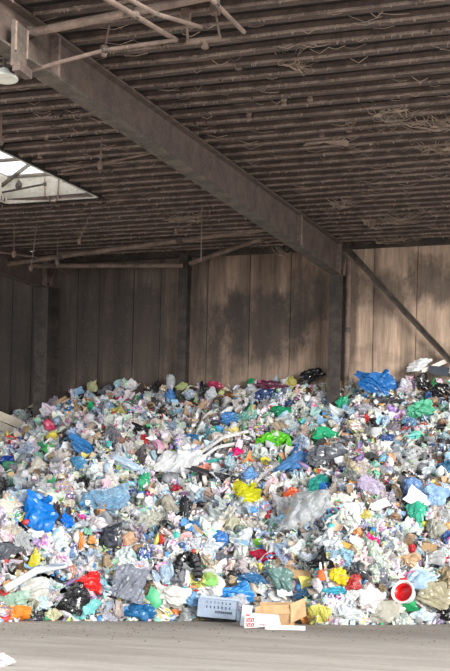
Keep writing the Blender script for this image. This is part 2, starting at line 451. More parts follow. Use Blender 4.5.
for i, (a, b) in enumerate(zip(joints, joints[1:])):
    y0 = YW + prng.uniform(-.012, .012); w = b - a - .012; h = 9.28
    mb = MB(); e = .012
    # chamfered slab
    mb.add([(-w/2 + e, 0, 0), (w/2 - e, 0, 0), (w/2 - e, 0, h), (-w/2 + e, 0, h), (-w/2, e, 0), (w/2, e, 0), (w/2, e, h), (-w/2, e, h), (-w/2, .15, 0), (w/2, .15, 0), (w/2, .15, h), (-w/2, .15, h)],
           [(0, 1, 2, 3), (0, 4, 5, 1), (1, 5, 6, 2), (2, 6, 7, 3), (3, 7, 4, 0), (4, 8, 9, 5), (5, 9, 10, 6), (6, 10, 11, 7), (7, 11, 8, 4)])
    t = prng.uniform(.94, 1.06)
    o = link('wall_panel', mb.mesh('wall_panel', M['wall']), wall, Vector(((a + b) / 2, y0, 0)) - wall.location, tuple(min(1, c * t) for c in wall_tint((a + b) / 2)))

# roof deck: corrugated sheets whose ribs run along the wall; a hole for the rooflight
PER = 0.52
far_c, near_c, lef_c = at_roof(93, 192), at_roof(18, 151), at_roof(17, 202)
Y0R = far_c[1] - PER * 20
NR = int((YW - .02 - Y0R) / PER)
SKY_Y1, SKY_Y0 = Y0R + PER * 20, Y0R + PER * 12
SKY_X0, SKY_X1 = lef_c[0], (far_c[0] + near_c[0]) / 2
ceil_root = MB().box((-42, Y0R - .2, zroof(Y0R) + .0), (XR + 7.5, Y0R - .1, zroof(Y0R) + .8)).build('ceiling', M['dark_steel']); ceil_root['kind'] = 'structure'
def rib_mesh(x0, x1, seed):
    """One pressed-steel rib of the soffit: a flat pan with a turned-down front lip; the void above shows between ribs."""
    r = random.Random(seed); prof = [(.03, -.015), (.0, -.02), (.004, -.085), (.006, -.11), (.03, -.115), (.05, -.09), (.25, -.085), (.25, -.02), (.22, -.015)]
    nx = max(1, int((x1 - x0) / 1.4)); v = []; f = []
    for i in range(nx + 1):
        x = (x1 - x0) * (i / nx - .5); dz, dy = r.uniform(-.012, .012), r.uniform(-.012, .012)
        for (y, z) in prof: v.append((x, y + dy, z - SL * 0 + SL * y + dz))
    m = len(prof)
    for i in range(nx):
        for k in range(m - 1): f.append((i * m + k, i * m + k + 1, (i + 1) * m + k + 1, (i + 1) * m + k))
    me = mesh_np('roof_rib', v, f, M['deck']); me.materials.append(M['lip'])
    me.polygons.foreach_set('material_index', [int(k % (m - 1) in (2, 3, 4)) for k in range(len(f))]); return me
XE = XR + 7.5                          # roof stopped short here, out of view, to let in side light
bays = [-42, XL - 8.4 * 2, XL - 8.4, XL, XR, XE]
for row in range(NR):
    yb = Y0R + row * PER
    cuts = list(bays); hole = SKY_Y0 - .01 < yb < SKY_Y1 - .01
    if hole: cuts = sorted(cuts + [SKY_X0, SKY_X1])
    for a, b in zip(cuts, cuts[1:]):
        if hole and abs(a - SKY_X0) < 1e-6: continue
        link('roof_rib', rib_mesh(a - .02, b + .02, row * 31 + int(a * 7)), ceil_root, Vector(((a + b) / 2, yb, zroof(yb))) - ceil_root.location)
# weatherproof roof skin above the deck; gap shade put into its near-black colour
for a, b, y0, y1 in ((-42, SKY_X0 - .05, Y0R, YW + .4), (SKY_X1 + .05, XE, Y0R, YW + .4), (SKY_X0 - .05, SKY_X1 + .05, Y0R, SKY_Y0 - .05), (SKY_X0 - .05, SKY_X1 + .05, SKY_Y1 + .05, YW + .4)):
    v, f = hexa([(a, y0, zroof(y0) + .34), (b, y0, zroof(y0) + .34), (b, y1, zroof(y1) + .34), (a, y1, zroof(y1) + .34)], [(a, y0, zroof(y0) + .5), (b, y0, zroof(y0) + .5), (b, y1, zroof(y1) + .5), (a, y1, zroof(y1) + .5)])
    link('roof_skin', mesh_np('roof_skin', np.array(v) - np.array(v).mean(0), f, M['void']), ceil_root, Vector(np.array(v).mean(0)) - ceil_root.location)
t1 = MB().bar((-42, YW - .12, zroof(YW) - .10), (XE, YW - .12, zroof(YW) - .10), .16, .2).build('trim_1', M['dark_steel']); t1['kind'] = 'structure'

# rooflight
mL, nL, bL = nt('dirty_translucent_kerb')
gl = noise(nL, wpos(nL), 9.0, 5, .75)
nL.links.new(ramp_of(nL, gl, [(.35, (.50, .45, .36)), (.52, (.80, .77, .70)), (.7, (.88, .87, .83))]), bL.inputs['Base Color'])
trn = nL.nodes.new('ShaderNodeBsdfTranslucent'); trn.inputs[0].default_value = (.9, .87, .8, 1)
mxs = nL.nodes.new('ShaderNodeMixShader'); mxs.inputs[0].default_value = .5
nL.links.new(bL.outputs[0], mxs.inputs[1]); nL.links.new(trn.outputs[0], mxs.inputs[2]); nL.links.new(mxs.outputs[0], nL.nodes['Material Output'].inputs[0])
mG, nG, bG = nt('rooflight_glazing')
tp = nG.nodes.new('ShaderNodeBsdfTransparent'); mg = nG.nodes.new('ShaderNodeMixShader'); mg.inputs[0].default_value = .8
bG.inputs['Base Color'].default_value = (.9, .9, .88, 1); bG.inputs['Roughness'].default_value = .3
nG.links.new(bG.outputs[0], mg.inputs[1]); nG.links.new(tp.outputs[0], mg.inputs[2]); nG.links.new(mg.outputs[0], nG.nodes['Material Output'].inputs[0])
def rooflight(name, x0, x1, y0, y1, full=True):
    root = empty(name, ((x0 + x1) / 2, (y0 + y1) / 2, zroof((y0 + y1) / 2))); root['kind'] = 'structure'; b = root.location
    H = .44
    def quadwall(p, q):
        p = Vector(p) - Vector((0, 0, .12)); q = Vector(q) - Vector((0, 0, .12)); d = Vector((q.y - p.y, p.x - q.x, 0)).normalized() * .05; u = Vector((0, 0, H + .12))
        return hexa([p - b, q - b, q + d - b, p + d - b], [p + u - b, q + u - b, q + u + d - b, p + u + d - b])
    for p, q in (((x0, y1, zroof(y1)), (x1, y1, zroof(y1))), ((x1, y0, zroof(y0)), (x0, y0, zroof(y0))), ((x0, y0, zroof(y0)), (x0, y1, zroof(y1))), ((x1, y1, zroof(y1)), (x1, y0, zroof(y0)))):
        v, f = quadwall(q, p)
        link('kerb_panel', mesh_np('kerb_panel', v, f, mL), root)
    for p, q in (((x0 - .08, y1 + .10), (x1 + .08, y1 + .10)), ((x0 - .08, y0 - .10), (x1 + .08, y0 - .10)), ((x0 - .1, y0 - .1), (x0 - .1, y1 + .1)), ((x1 + .1, y0 - .1), (x1 + .1, y1 + .1))):  # opaque casing added to stop kerb light leaking between the ribs; squares the edges
        P_, Q_ = Vector((*p, zroof(p[1]) - .14)), Vector((*q, zroof(q[1]) - .14)); u_ = Vector((0, 0, .47)); d_ = Vector((.03, 0, 0)) if abs(p[0] - q[0]) < .01 else Vector((0, .03, 0))
        v, f = hexa([P_ - b, Q_ - b, Q_ + d_ - b, P_ + d_ - b], [P_ + u_ - b, Q_ + u_ - b, Q_ + u_ + d_ - b, P_ + u_ + d_ - b]); link('light_leak_casing', mesh_np('light_leak_casing', v, f, M['void']), root)
    ny = 3
    for i in range(ny):
        a, c = y0 + (y1 - y0) * i / ny, y0 + (y1 - y0) * (i + 1) / ny; mb = MB()
        mb.add(*hexa([Vector((x, y, zroof(y) + H)) - b for x, y in ((x0, a + .02), (x1, a + .02), (x1, c - .02), (x0, c - .02))], [Vector((x, y, zroof(y) + H + .02)) - b for x, y in ((x0, a + .02), (x1, a + .02), (x1, c - .02), (x0, c - .02))]))
        mb.build('pane', mG, root)
        mb = MB().bar(Vector((x0, c, zroof(c) + H)) - b, Vector((x1, c, zroof(c) + H)) - b, .05, .06); mb.build('glazing_bar', M['brace'], root)
    return root
win = rooflight('window_1', SKY_X0, SKY_X1, SKY_Y0, SKY_Y1)
# vent opener inside the rooflight: strut, rod, dark motor
op = empty('vent_opener', at_roof(18, 190, -.1)); b0 = Vector(op.location)
yo = op.location.y
MB().tube([Vector(at_y(-8, 193, yo)) - b0, Vector(at_y(35, 160, yo)) - b0], .045, 8).build('strut', M['dark_steel'], op)
MB().tube([Vector(at_y(-8, 194.5, yo)) - b0, Vector(at_y(45, 184, yo)) - b0], .022, 8).build('rod', M['dark_steel'], op)
v, f = crumple(5, 2, 10, .05); v = v * np.array([.075, .075, .13])
link('motor', mesh_np('motor', v + np.array(at_y(18.5, 185, yo)) - np.array(b0), f, M['dark_steel']), op)
MB().lathe([(0, -.03), (.035, -.03), (.035, .03), (0, .03)], 8).build('end_knob', M['dark_steel'], op, Vector(at_y(45, 184, yo)) - b0)
tag(op, 'dark strut, rod and small motor across the rooflight opening', 'vent opener')
# cable loops hanging from the rooflight edge
def cable(px, lab, r=.018):
    mb = MB(); mb.tube(px, r, 6); o = mb.build('cable', M['pipe']); return tag(o, lab, 'cable')
yk = far_c[1] - .06
cable([at_y(45, 178, yk), at_y(45, 196, yk)] + [at_y(53 + 5 * math.cos(a), 197 + 5 * math.sin(a), yk) for a in np.linspace(math.pi, 0, 7)] + [at_y(59, 178, yk)], 'pale cable hanging in a loop over the far rooflight edge')
cable([at_roof(x, y, .08) for x, y in ((4.5, 198), (4, 202), (2.5, 206), (0, 210), (-4, 212))], 'pale cable curving away below the near corner of the rooflight')

# ------------------------------------------------------------------ steel frames
def ibeam_rafter(X, name, label):
    y0, y1 = Y0R - .3, YW - .75
    def depth(y): return .56 + max(0, (y - 15.0)) / (YW - 15.0) * .27
    def top(y): return zroof(y) - .125
    root = empty(name, (X, y1, top(y1) - depth(y1))); b = root.location
    n = 10; ys = [y0 + (y1 - y0) * i / n for i in range(n + 1)]
    def strip(x0, x1, za, zb):
        v = []; f = []
        for y in ys: v += [(X + x0 - b.x, y - b.y, za(y) - b.z), (X + x1 - b.x, y - b.y, za(y) - b.z), (X + x1 - b.x, y - b.y, zb(y) - b.z), (X + x0 - b.x, y - b.y, zb(y) - b.z)]
        for i in range(n):
            for k in range(4): f.append((4 * i + k, 4 * i + 4 + k, 4 * i + 4 + (k + 1) % 4, 4 * i + (k + 1) % 4))
        return v, f + [(0, 1, 2, 3), (4 * n + 3, 4 * n + 2, 4 * n + 1, 4 * n)]
    for nm, s in (('top_flange', strip(-.13, .13, lambda y: top(y) - .03, top)), ('bottom_flange', strip(-.13, .13, lambda y: top(y) - depth(y), lambda y: top(y) - depth(y) + .03)), ('web', strip(-.012, .012, lambda y: top(y) - depth(y) + .03, lambda y: top(y) - .03))):
        link(nm, mesh_np(nm, *s, M['rafter'] if nm != 'bottom_flange' else M['brace']), root)  # bottom flange takes a darker steel: underside shade put into its colour
    # end plate and stiffeners
    for yy, t in ((y1 - .02, .04), (at_x(297, 218, XR)[1], .06), (13.75, .03)):
        mb = MB()
        mb.box((X + .012 - b.x, yy - b.y - t, top(yy) - depth(yy) + .03 - b.z), (X + .12 - b.x, yy - b.y + t, top(yy) - .03 - b.z)); mb.build('stiffener', M['lip'], root)
    tag(root, label, 'rafter', kind='thing'); return root
ibeam_rafter(XR, 'steel_rafter', 'long brown steel I-beam rafter crossing the ceiling to the wall column beside the diagonal brace')
ibeam_rafter(XL, 'steel_rafter', 'short visible end of brown steel rafter meeting the wall below the rooflight')
def hcolumn(X, w, d, label, mat, ztop):
    root = empty('steel_column', (X, YW - .02 - d / 2, 0))
    MB().box((-w/2, -d/2, 0), (w/2, -d/2 + .03, ztop)).build('front_flange', mat, root)
    MB().box((-w/2, d/2 - .03, 0), (w/2, d/2, ztop)).build('rear_flange', mat, root)
    MB().box((-.015, -d/2 + .03, 0), (.015, d/2 - .03, ztop)).build('web', mat, root)
    tag(root, label, 'column', kind='thing'); return root
ztr = zroof(YW) - .12
hcolumn(XR, .33, .72, 'dark steel column under the long rafter, with a pipe and diagonal brace beside it', M['dark_steel'], ztr - .75)
hcolumn(XL - .02, .38, .72, 'dark steel column at the wall carrying the short rafter end', M['dark_steel'], ztr - .75)
hcolumn(XP, .26, .3, 'slim dark steel wall post between the two rafter columns', M['dark_steel'], ztr)
# knee of each frame: the rafter's end carried down on the column head
for X, lab in ((XR, 'steel knee plate joining the long rafter to its column'), (XL, 'steel knee plate joining the short rafter end to its column')):
    root = empty('knee_plate', (X, YW - .75, zroof(YW) - 1.0))
    zt = zroof(YW) - .05 - root.location.z
    v = [(-.015, -.02, .0), (-.015, .02, 0), (-.015, .68, zt), (-.015, -.02, zt - .03)]; v += [(.015, y, z) for _, y, z in v]
    link('plate', mesh_np('plate', v, BOXF, M['rafter']), root)
    MB().bar((0, .03, -.02), (0, .70, zt - .02), .30, .05).build('diagonal_rib', M['lip'], root)
    tag(root, lab, 'knee plate')
p0, p1 = at_y(349, 258, YW - .30), at_y(349, 258, YW - .30).copy(); p1[2] = 3.5
dp = empty('downpipe', p1); bb = Vector(p1)
MB().tube([Vector(p0) - bb, (0, 0, 0)], .075, 14).build('pipe', M['pipe'], dp)
for zz in (1.6, 3.6): MB().lathe([(.075, -.06), (.09, -.06), (.09, .06), (.075, .06)], 14).build('socket_collar', M['brace'], dp, (0, 0, zz))
tag(dp, 'dusty brown downpipe running down beside the dark steel column', 'pipe')
br = empty('diagonal_brace', at_y(478, 391, YW - .22)); bb = Vector(br.location)
pa, pb = Vector(at_y(344, 246, YW - .22)) - bb, Vector((0, 0, 0))
MB().bar(pa, pb, .14, .03, (0, 1, .001)).build('upright_leg', M['brace'], br)
MB().bar(pa + Vector((.05, -.06, .055)), pb + Vector((.05, -.06, .055)), .025, .12, (0, 1, .001)).build('flat_leg', M['brace'], br)
MB().box((pa.x - .12, -.02, pa.z - .16), (pa.x + .14, .02, pa.z + .16)).build('gusset', M['rafter'], br)
tag(br, 'diagonal angle-steel brace running down across the wall from the column head', 'brace')

# pipes and fittings under the roof
def pipe(name, pts, r, label, cat='pipe', mat='pipe', fittings=()):
    pts = [Vector(p) for p in pts]; root = empty(name, pts[0]); b = pts[0]
    MB().tube([p - b for p in pts], r, 10).build('tube', M[mat], root)
    for q in fittings:
        q = Vector(q); MB().lathe([(r * .9, -r), (r * 1.7, -r), (r * 1.7, r), (r * .9, r)], 8).build('coupling', M['brace'], root, q - b)
    tag(root, label, cat); return root
yb_ = at_roof(25, 32, .3)[1]
pipe('roof_pipe', [at_y(24, 34, yb_), at_y(240, -10, yb_)], .052, 'thick dusty pipe leaving the rafter near its hanger plate along the ribs', fittings=[at_y(30, 33, yb_), at_y(130, 12.4, yb_)])
y2 = at_roof(105, 50, .55)[1]
pipe('roof_pipe', [at_y(12, 76, y2), at_y(60, 62, y2), at_y(105, 50, y2), at_y(176, 40, y2)], .024, 'thin pipe crossing below the long rafter from the white pendant lamp', fittings=[at_y(105, 50, y2)])
X3 = at_roof(176, 40, .45)[0]
pipe('sprinkler_pipe', [at_x(176, 40, X3), at_x(100, -5, X3)], .03, 'bare sprinkler pipe ending at the tip of the thin lamp pipe', fittings=[at_x(135, 15.5, X3)])
X4 = at_roof(201, 27, .40)[0]
pipe('sprinkler_pipe', [at_x(201, 27, X4), at_x(156, 14, X4), at_x(120, -6, X4)], .024, 'thinner sprinkler pipe with a valve, ending beside the square hanger', fittings=[at_x(156, 15, X4)])
X6 = at_roof(244, 32, .40)[0]
pipe('sprinkler_pipe', [at_x(244, 32, X6), at_x(206, -6, X6)], .027, 'short sprinkler pipe ending past the square hanger towards the middle of the deck', fittings=[at_x(216, 3, X6)])
tz = empty('trapeze_hanger', at_roof(205, 43, .5)); b = Vector(tz.location); yt = b.y
for q in ((186, 14, 188, 41), (215, 8, 220, 38)):
    MB().tube([Vector(at_y(q[0], q[1], yt)) - b, Vector(at_y(q[2], q[3], yt)) - b], .016, 6).build('hanger_rod', M['pipe'], tz)
MB().tube([Vector(at_y(187, 42, yt)) - b, Vector(at_y(221, 38, yt)) - b], .035, 8).build('cross_bar', M['pipe'], tz)
MB().lathe([(0, -.07), (.05, -.06), (.03, -.01), (.03, .05), (0, .05)], 8).build('sprinkler_head', M['pipe'], tz, Vector(at_y(205, 43, yt)) - b)
for q in ((186, 16), (215, 10)): MB().box((-.05, -.05, -.05), (.05, .05, .08)).build('clamp', M['pipe'], tz, Vector(at_y(*q, yt)) - b)
tag(tz, 'square rod hanger with a cross bar and one sprinkler head', 'hanger')
y7 = at_roof(100, 250, .35)[1]
pipe('roof_pipe', [at_y(-12, 267, y7), at_y(80, 253.5, y7), at_y(283, 227, y7)], .062, 'thick dusty pipe near the wall from the short rafter to the long rafter', fittings=[at_y(60, 256.5, y7), at_y(180, 240.5, y7)])
pipe('brace_tube', [at_y(190, 263.5, YW - .5), at_y(275, 234, YW - 1.6)], .06, 'brace tube rising from the slim wall post to the long rafter')
pipe('brace_tube', [at_y(183, 265.5, YW - .5), at_y(110, 265.5, YW - .9), at_y(30, 266, YW - 1.6)], .065, 'brace tube running level from the slim wall post towards the short rafter')
y9 = at_roof(60, 241, .3)[1]
pipe('conduit', [at_y(-5, 246.5, y9), at_y(135, 237, y9)], .02, 'thin conduit hung parallel above the wall pipe below the rooflight', cat='conduit')
pipe('conduit', [at_roof(-3, 252, .5), at_roof(35, 257, .5), at_roof(76, 278, .5)], .02, 'thin drooping conduit falling across the thick wall pipe end', cat='conduit')
pipe('conduit', [at_roof(62, 171, .15), at_roof(137, 156, .15), at_roof(165, 150, .15)], .022, 'thin conduit beyond the far rooflight corner along a rib', cat='conduit')
# hanger plate on the rafter and smaller hanging rods
hp = empty('hanger_plate', at_x(19, 55, XR + .16)); b = Vector(hp.location)
MB().box((-.02, -.16, -.18), (.02, .16, .36)).build('plate', M['brace'], hp)
MB().box((0, -.15, -.24), (.10, .15, -.13)).build('bracket', M['rafter'], hp)
MB().tube([(.03, -.14, .0), (.03, -.14, .34)], .018, 6).build('bolt_rod', M['pipe'], hp); MB().tube([(.03, .14, .0), (.03, .14, .34)], .018, 6).build('bolt_rod', M['pipe'], hp)
tag(hp, 'bolted hanger plate on the long rafter at the thick pipe', 'bracket')
def drop(px0, py0, px1, py1, label, off=.05, knob=True):
    p = Vector(at_roof(px0, py0, off)); q = Vector(at_y(px1, py1, p.y)); root = empty('hanger_rod', q)
    MB().tube([p - q, (0, 0, 0)], .014, 6).build('rod', M['pipe'], root)
    if knob: MB().lathe([(0, .06), (.05, .05), (.055, -.02), (.03, -.08), (0, -.08)], 8).build('clip', M['pipe'], root)
    tag(root, label, 'hanger rod')
drop(110, 22, 104, 50, 'hanger rod holding the thin lamp pipe')
drop(102, 137, 100, 165, 'hanger rod with a clip under the long rafter, well past the rooflight')
drop(1.5, 110, 1, 140, 'hanger rod at the frame edge between pendant lamp and rooflight')
drop(90, 214, 79, 241, 'slanting hanger rod below the rooflight corner, towards the conduit')
drop(14, 221, 14, 254, 'hanger rod hanging straight below the rooflight kerb')
drop(37, 224, 31, 268, 'longer hanger rod below the rooflight, reaching the level brace tube')
drop(58, 236, 57, 262, 'short hanger rod at the wall pipe coupling')
drop(202, 205, 201, 262, 'lone thin wire hanging above the slim wall post', knob=False)
drop(196, 221, 176, 231, 'slanting clip rod above the wall pipe, near the slim wall post')
# pendant lamp
pl = at_roof(4, 77, .85); lamp = empty('pendant_lamp', pl)
mW, nW, bW = nt('enamel_white'); bW.inputs['Base Color'].default_value = (.72, .73, .66, 1); bW.inputs['Roughness'].default_value = .35
MB().lathe([(0, .10), (.05, .10), (.08, .05), (.155, .01), (.175, -.02), (.17, -.03), (.15, -.01), (.07, .03), (0, .035)], 20).build('shade', mW, lamp, smooth=True)
MB().lathe([(0, -.01), (.06, -.01), (.085, .02), (.0, .06)], 12).build('lens', mW, lamp)
MB().tube([(0, 0, .1), (0, 0, .85)], .02, 8).build('stem', M['dark_steel'], lamp)
tag(lamp, 'small round white pendant lamp under the long rafter', 'lamp')
# clips stuck to the ribs
for i, (px, py) in enumerate(((239, 59), (284, 96), (310, 91), (322, 128), (349, 123), (249, 111), (40, 150))):
    p = at_roof(px, py, .0); o = MB().lathe([(0, .02), (.045, .02), (.05, -.06), (.035, -.09), (.05, -.14), (0, -.16)], 8).build('rib_clip', M['pipe'], None, p)
    near = ['by the short sprinkler pipe', 'lone, above the middle of the deck', 'second of three in the middle of the deck', 'beside the torn dusty scrap', 'third along from the torn scrap', 'closer to the long rafter than the other six', 'just above the rooflight corner'][i]
    tag(o, 'small rusty clip on a roof rib, ' + near, 'clip', 'clips on the roof ribs')

# dust webs: large ones by themselves, the fine fuzz as stuff
def web_mesh(seed, w, h, nst=44):
    r = random.Random(seed); mb = MB(); hubs = [Vector((r.uniform(-.6, .6) * w, r.uniform(-.25, .25), -r.uniform(.3, 1) * h)) for _ in range(4)]
    for i in range(nst):
        a = Vector((r.uniform(-1, 1) * w, r.uniform(-.5, .5), .02)); c = r.choice(hubs); m = (a + c) / 2 + Vector((r.uniform(-.05, .05), 0, -r.uniform(0, .12)))
        mb.tube([a, m, c], [.004, .006, .008], 3, cap=False)
    for c in hubs:
        v, f = crumple(r.randrange(999), 1, 6, .2); mb.add(v * np.array([.07, .045, .03]) * r.uniform(.5, 1.2) + np.array(c), f)
    return mb
for i, (px, py, w, h, lab) in enumerate(((405, 214, .8, .22, 'largest dusty cobweb tangle on the deck above the brace'), (432, 118, .7, .2, 'dusty cobweb spread along the ribs at the frame edge, high up'), (395, 108, .45, .2, 'dusty cobweb with a drooping point beside the frame-edge web'), (345, 198, .5, .2, 'dusty cobweb above the column head'), (374, 218, .4, .25, 'cobweb with a drooping tip just above the wall'), (440, 145, .5, .2, 'thin curved cobweb below the high frame-edge web'), (392, 236, .6, .2, 'cobweb fringe along the wall top beyond the brace'), (300, 60, .3, .1, 'small pale cobweb high in the middle of the deck'), (283, 246, .35, .35, 'hanging cobweb clump where brace tube meets the long rafter'), (188, 215, .8, .2, 'grey cobweb strands over the wall pipe'))):
    p = at_roof(px, py, .02); o = web_mesh(i + 40, w, h).build('cobweb', M['web'], None, p); tag(o, lab, 'cobweb', 'dusty cobwebs on the roof')
sc_p = at_roof(325, 139, .04); v, f = sheet(77, 9, .25, .3, .3); v = v * np.array([.28, .1, .09])
tag(link('dusty_scrap', mesh_np('dusty_scrap', v, f, M['web']), None, sc_p), 'torn dusty scrap caught on the ribs in mid deck', 'scrap')
mb = MB(); r = random.Random(11)
tp4 = np.array(ico(1)[0]); 
for i in range(3000):
    px, py = r.uniform(-20, 470), r.uniform(-5, 262)
    if r.random() > .25 + .75 * (max(py, 0) / 262) ** 1.2: continue
    p = at_roof(px, py); k = math.floor((p[1] - Y0R) / PER); p[1] = Y0R + k * PER + r.choice((.0, .25)) + r.uniform(-.02, .02)
    if p[1] > YW - .3 or (SKY_X0 - .1 < p[0] < SKY_X1 + .1 and SKY_Y0 - .1 < p[1] < SKY_Y1 + .1): continue
    p[2] = zroof(p[1]) - .09
    if r.random() < .72 - .3 * (px > 330 and py > 85):
        p[1] = Y0R + k * PER + .005; p[2] = zroof(p[1]) - .115
        L = r.uniform(.015, .05); w = r.uniform(.01, .04)
        mb.add([(p[0] - w, p[1], p[2] + .02), (p[0] + w, p[1], p[2] + .02), (p[0], p[1] + w, p[2] + .02), (p[0] + r.uniform(-.03, .03), p[1], p[2] - L)], [(0, 1, 3), (1, 2, 3), (2, 0, 3)])
    else:
        x2 = p[0] + r.uniform(.06, .4); y2 = p[1] + r.choice((0, 0, .14)); s = r.uniform(.01, .08)
        mb.tube([(p[0], p[1], p[2]), ((p[0] + x2) / 2, (p[1] + y2) / 2, p[2] - s), (x2, y2, zroof(y2) - .09)], r.uniform(.002, .006), 3, cap=False)
o = mb.build('dust_fringe', M['web']); tag(o, 'fine dust threads and lumps hanging from the roof ribs', 'dust', kind='stuff')

# ------------------------------------------------------------------ the heap's surface
TOP = [(-60, 420), (0, 414), (28, 412), (60, 402), (90, 393), (120, 387), (150, 386), (200, 388), (240, 389), (300, 384), (345, 387), (385, 384), (420, 380), (450, 372), (520, 364)]
tops = []
for px, py in TOP:
    q = at_y(px, py + 5, YW - .15); tops.append((q[0], q[2]))
tops = np.array(tops)
BASE = [(-60, 624), (0, 622), (60, 621), (125, 621), (184, 621), (196, 620.5), (302, 622.5), (312, 625), (370, 625), (450, 624), (520, 624)]
bases = np.array([(at_floor(px, py)[0], at_floor(px, py)[1] + .12) for px, py in BASE])
wv = [(rng.uniform(.5, 1.4), rng.uniform(0, 6.28), rng.uniform(0, 6.28)) for _ in range(14)]
def bumps(x, y):
    s = 0
    for k, t, ph in wv: s = s + np.sin((x * np.cos(t) + y * np.sin(t)) * k * 2.2 + ph) * .055 / k
    return s
def heap_z(x, y):
    x = np.asarray(x, float); y = np.asarray(y, float)
    zt = np.interp(x, tops[:, 0], tops[:, 1]); yb = np.interp(x, bases[:, 0], bases[:, 1])
    d = (y - yb) / (YW - .15 - yb); dc = np.clip(d, 0, 1)
    prof = .10 * (1 - np.exp(-dc * 22)) + .90 * dc ** .97
    z = zt * prof + bumps(x, y) * np.clip(dc * 6, 0, 1)
    return np.where(d < 0, -.25, z)
def hit_heap(px, py):
    d = ray(px, py); lo, hi = 18.0, YW / d[1]; n = 160
    ts = np.linspace(lo, hi, n); P = E[None, :] + ts[:, None] * d[None, :]
    below = P[:, 2] < np.maximum(heap_z(P[:, 0], P[:, 1]), 0)
    k = np.argmax(below)
    if not below.any(): return P[-1] + np.array([0, -.25, 0])
    a, b = ts[max(k - 1, 0)], ts[k]
    for _ in range(12):
        m = (a + b) / 2; p = E + m * d
        if p[2] < max(float(heap_z(p[0], p[1])), 0): b = m
        else: a = m
    return E + b * d
def heap_n(p):
    e = .3; x, y = p[0], p[1]
    gx = (heap_z(x + e, y) - heap_z(x - e, y)) / (2 * e); gy = (heap_z(x, y + e) - heap_z(x, y)) / e
    n = np.array([-float(gx), -float(gy), 1.0]); return n / np.linalg.norm(n)

xs = np.arange(-23, 5.01, .12); ys_ = np.concatenate([np.arange(22.2, YW - .12, .12), [YW - .12]])
gx, gy = np.meshgrid(xs, ys_, indexing='ij'); gz = heap_z(gx, gy) - .10 + rng.normal(size=gx.shape) * .03
nx, ny = gx.shape
hv = np.stack([gx.ravel(), gy.ravel(), gz.ravel()], 1)
hf = [(i * ny + j, (i + 1) * ny + j, (i + 1) * ny + j + 1, i * ny + j + 1) for i in range(nx - 1) for j in range(ny - 1)]
mH, nH, bH = nt('packed_waste')
vo = nH.nodes.new('ShaderNodeTexVoronoi'); vo.inputs['Scale'].default_value = 11; nH.links.new(wpos(nH), vo.inputs['Vector'])
sp = nH.nodes.new('ShaderNodeSeparateColor'); nH.links.new(vo.outputs['Color'], sp.inputs[0])
nH.links.new(ramp_of(nH, sp.outputs[0], [(0, (.05, .05, .05)), (.2, (.30, .29, .27)), (.45, (.52, .52, .52)), (.7, (.34, .29, .24)), (.8, (.12, .16, .22)), (.9, (.6, .6, .6))], 'CONSTANT'), bH.inputs['Base Color']); bH.inputs['Roughness'].default_value = .6
heap = link('waste_heap', mesh_np('waste_heap', hv, hf, mH), kind='stuff')
tag(heap, 'packed mass of mixed waste inside the heap, under the loose pieces', 'waste')

# ------------------------------------------------------------------ conspicuous single things on the heap
W = (.74, .76, .78); GREY = (.36, .38, .41); DK = (.035, .037, .042); BLK = (.012, .012, .014)
RB = (.012, .13, .48); MB_ = (.07, .25, .60); LB = (.30, .52, .74); PB = (.52, .67, .82); NV = (.02, .045, .14)
GR = (.02, .33, .13); BG = (.13, .62, .05); MG = (.20, .58, .40); TL = (.05, .42, .42); YE = (.72, .62, .03); OL = (.42, .38, .10)
RD = (.62, .025, .03); DR = (.30, .012, .04); PK = (.72, .03, .25); OR = (.75, .20, .03); TAN = (.50, .33, .19); CR = (.66, .60, .49); PU = (.42, .30, .62); PE = (.72, .52, .34)
right = np.array(R3[:, 0]); BAGS = 'plastic bags strewn over the waste heap'; FILMS = 'plastic film sheets over the waste heap'
LM = []                                # landmarks: (object, short name, px, py)
occupied = []                          # (px, py, rx, ry)
def place(o, px, py, w, h, t_off=.35, ang=0.0, floor=False, extra_rot=(0, 0, 0)):
    p = at_floor(px, py) if floor else hit_heap(px, py)
    depth = (R3.T @ (p - E))[2] * -1
    m = depth / F
    n = heap_n(p) if not floor else np.array([0, 0, 1.])
    q = p + n * (min(w, h) * m * .5 * t_off)
    if floor: q[2] = h * m * .45
    o.location = q
    o.rotation_euler = (Matrix.Rotation(YAW, 3, 'Z') @ Matrix.Rotation(-ang, 3, 'Y') @ Euler(extra_rot).to_matrix()).to_euler()
    return m
def lm_add(o, short, label, cat, px, py, w, h, group=None):
    tag(o, label, cat, group); LM.append((o, short, px, py)); occupied.append((px, py, w / 2, h / 2))
def big_bag(px, py, w, h, color, label, short, ang=0, mat='bag', knot=False, amp=.17, seed=None, planes=16, thick=.7, name='plastic_bag'):
    seed = seed or int(px * 7 + py * 3)
    w, h = w * 1.1, h * 1.1
    v, f = crumple(seed, 4 if max(w, h) > 13 else 3, planes, amp, 16)
    p = hit_heap(px, py); m = ((R3.T @ (p - E))[2] * -1) / F
    s = np.array([w * m / 2, min(w, h) * m / 2 * thick, h * m / 2]) * 1.08
    me = mesh_np(name, v * s, f, M[mat]); o = link(name, me, None, (0, 0, 0), color)
    place(o, px, py, w, h, .4, math.radians(ang))
    if knot:
        kv, kf = crumple(seed + 1, 2, 8, .3); r = np.random.default_rng(seed); a = r.uniform(.6, 2.4)
        k = link('tied_neck', mesh_np('tied_neck', kv * np.array([.10, .10, .17]) * (w * m), kf, M[mat]), o, (math.cos(a) * s[0] * .55, -s[1] * .55, math.sin(a) * s[2] * .85), color)
        k.rotation_euler = (.5, 0.3 - a + 1.57, 0)
    lm_add(o, short, label, 'bag', px, py, w, h, BAGS); return o
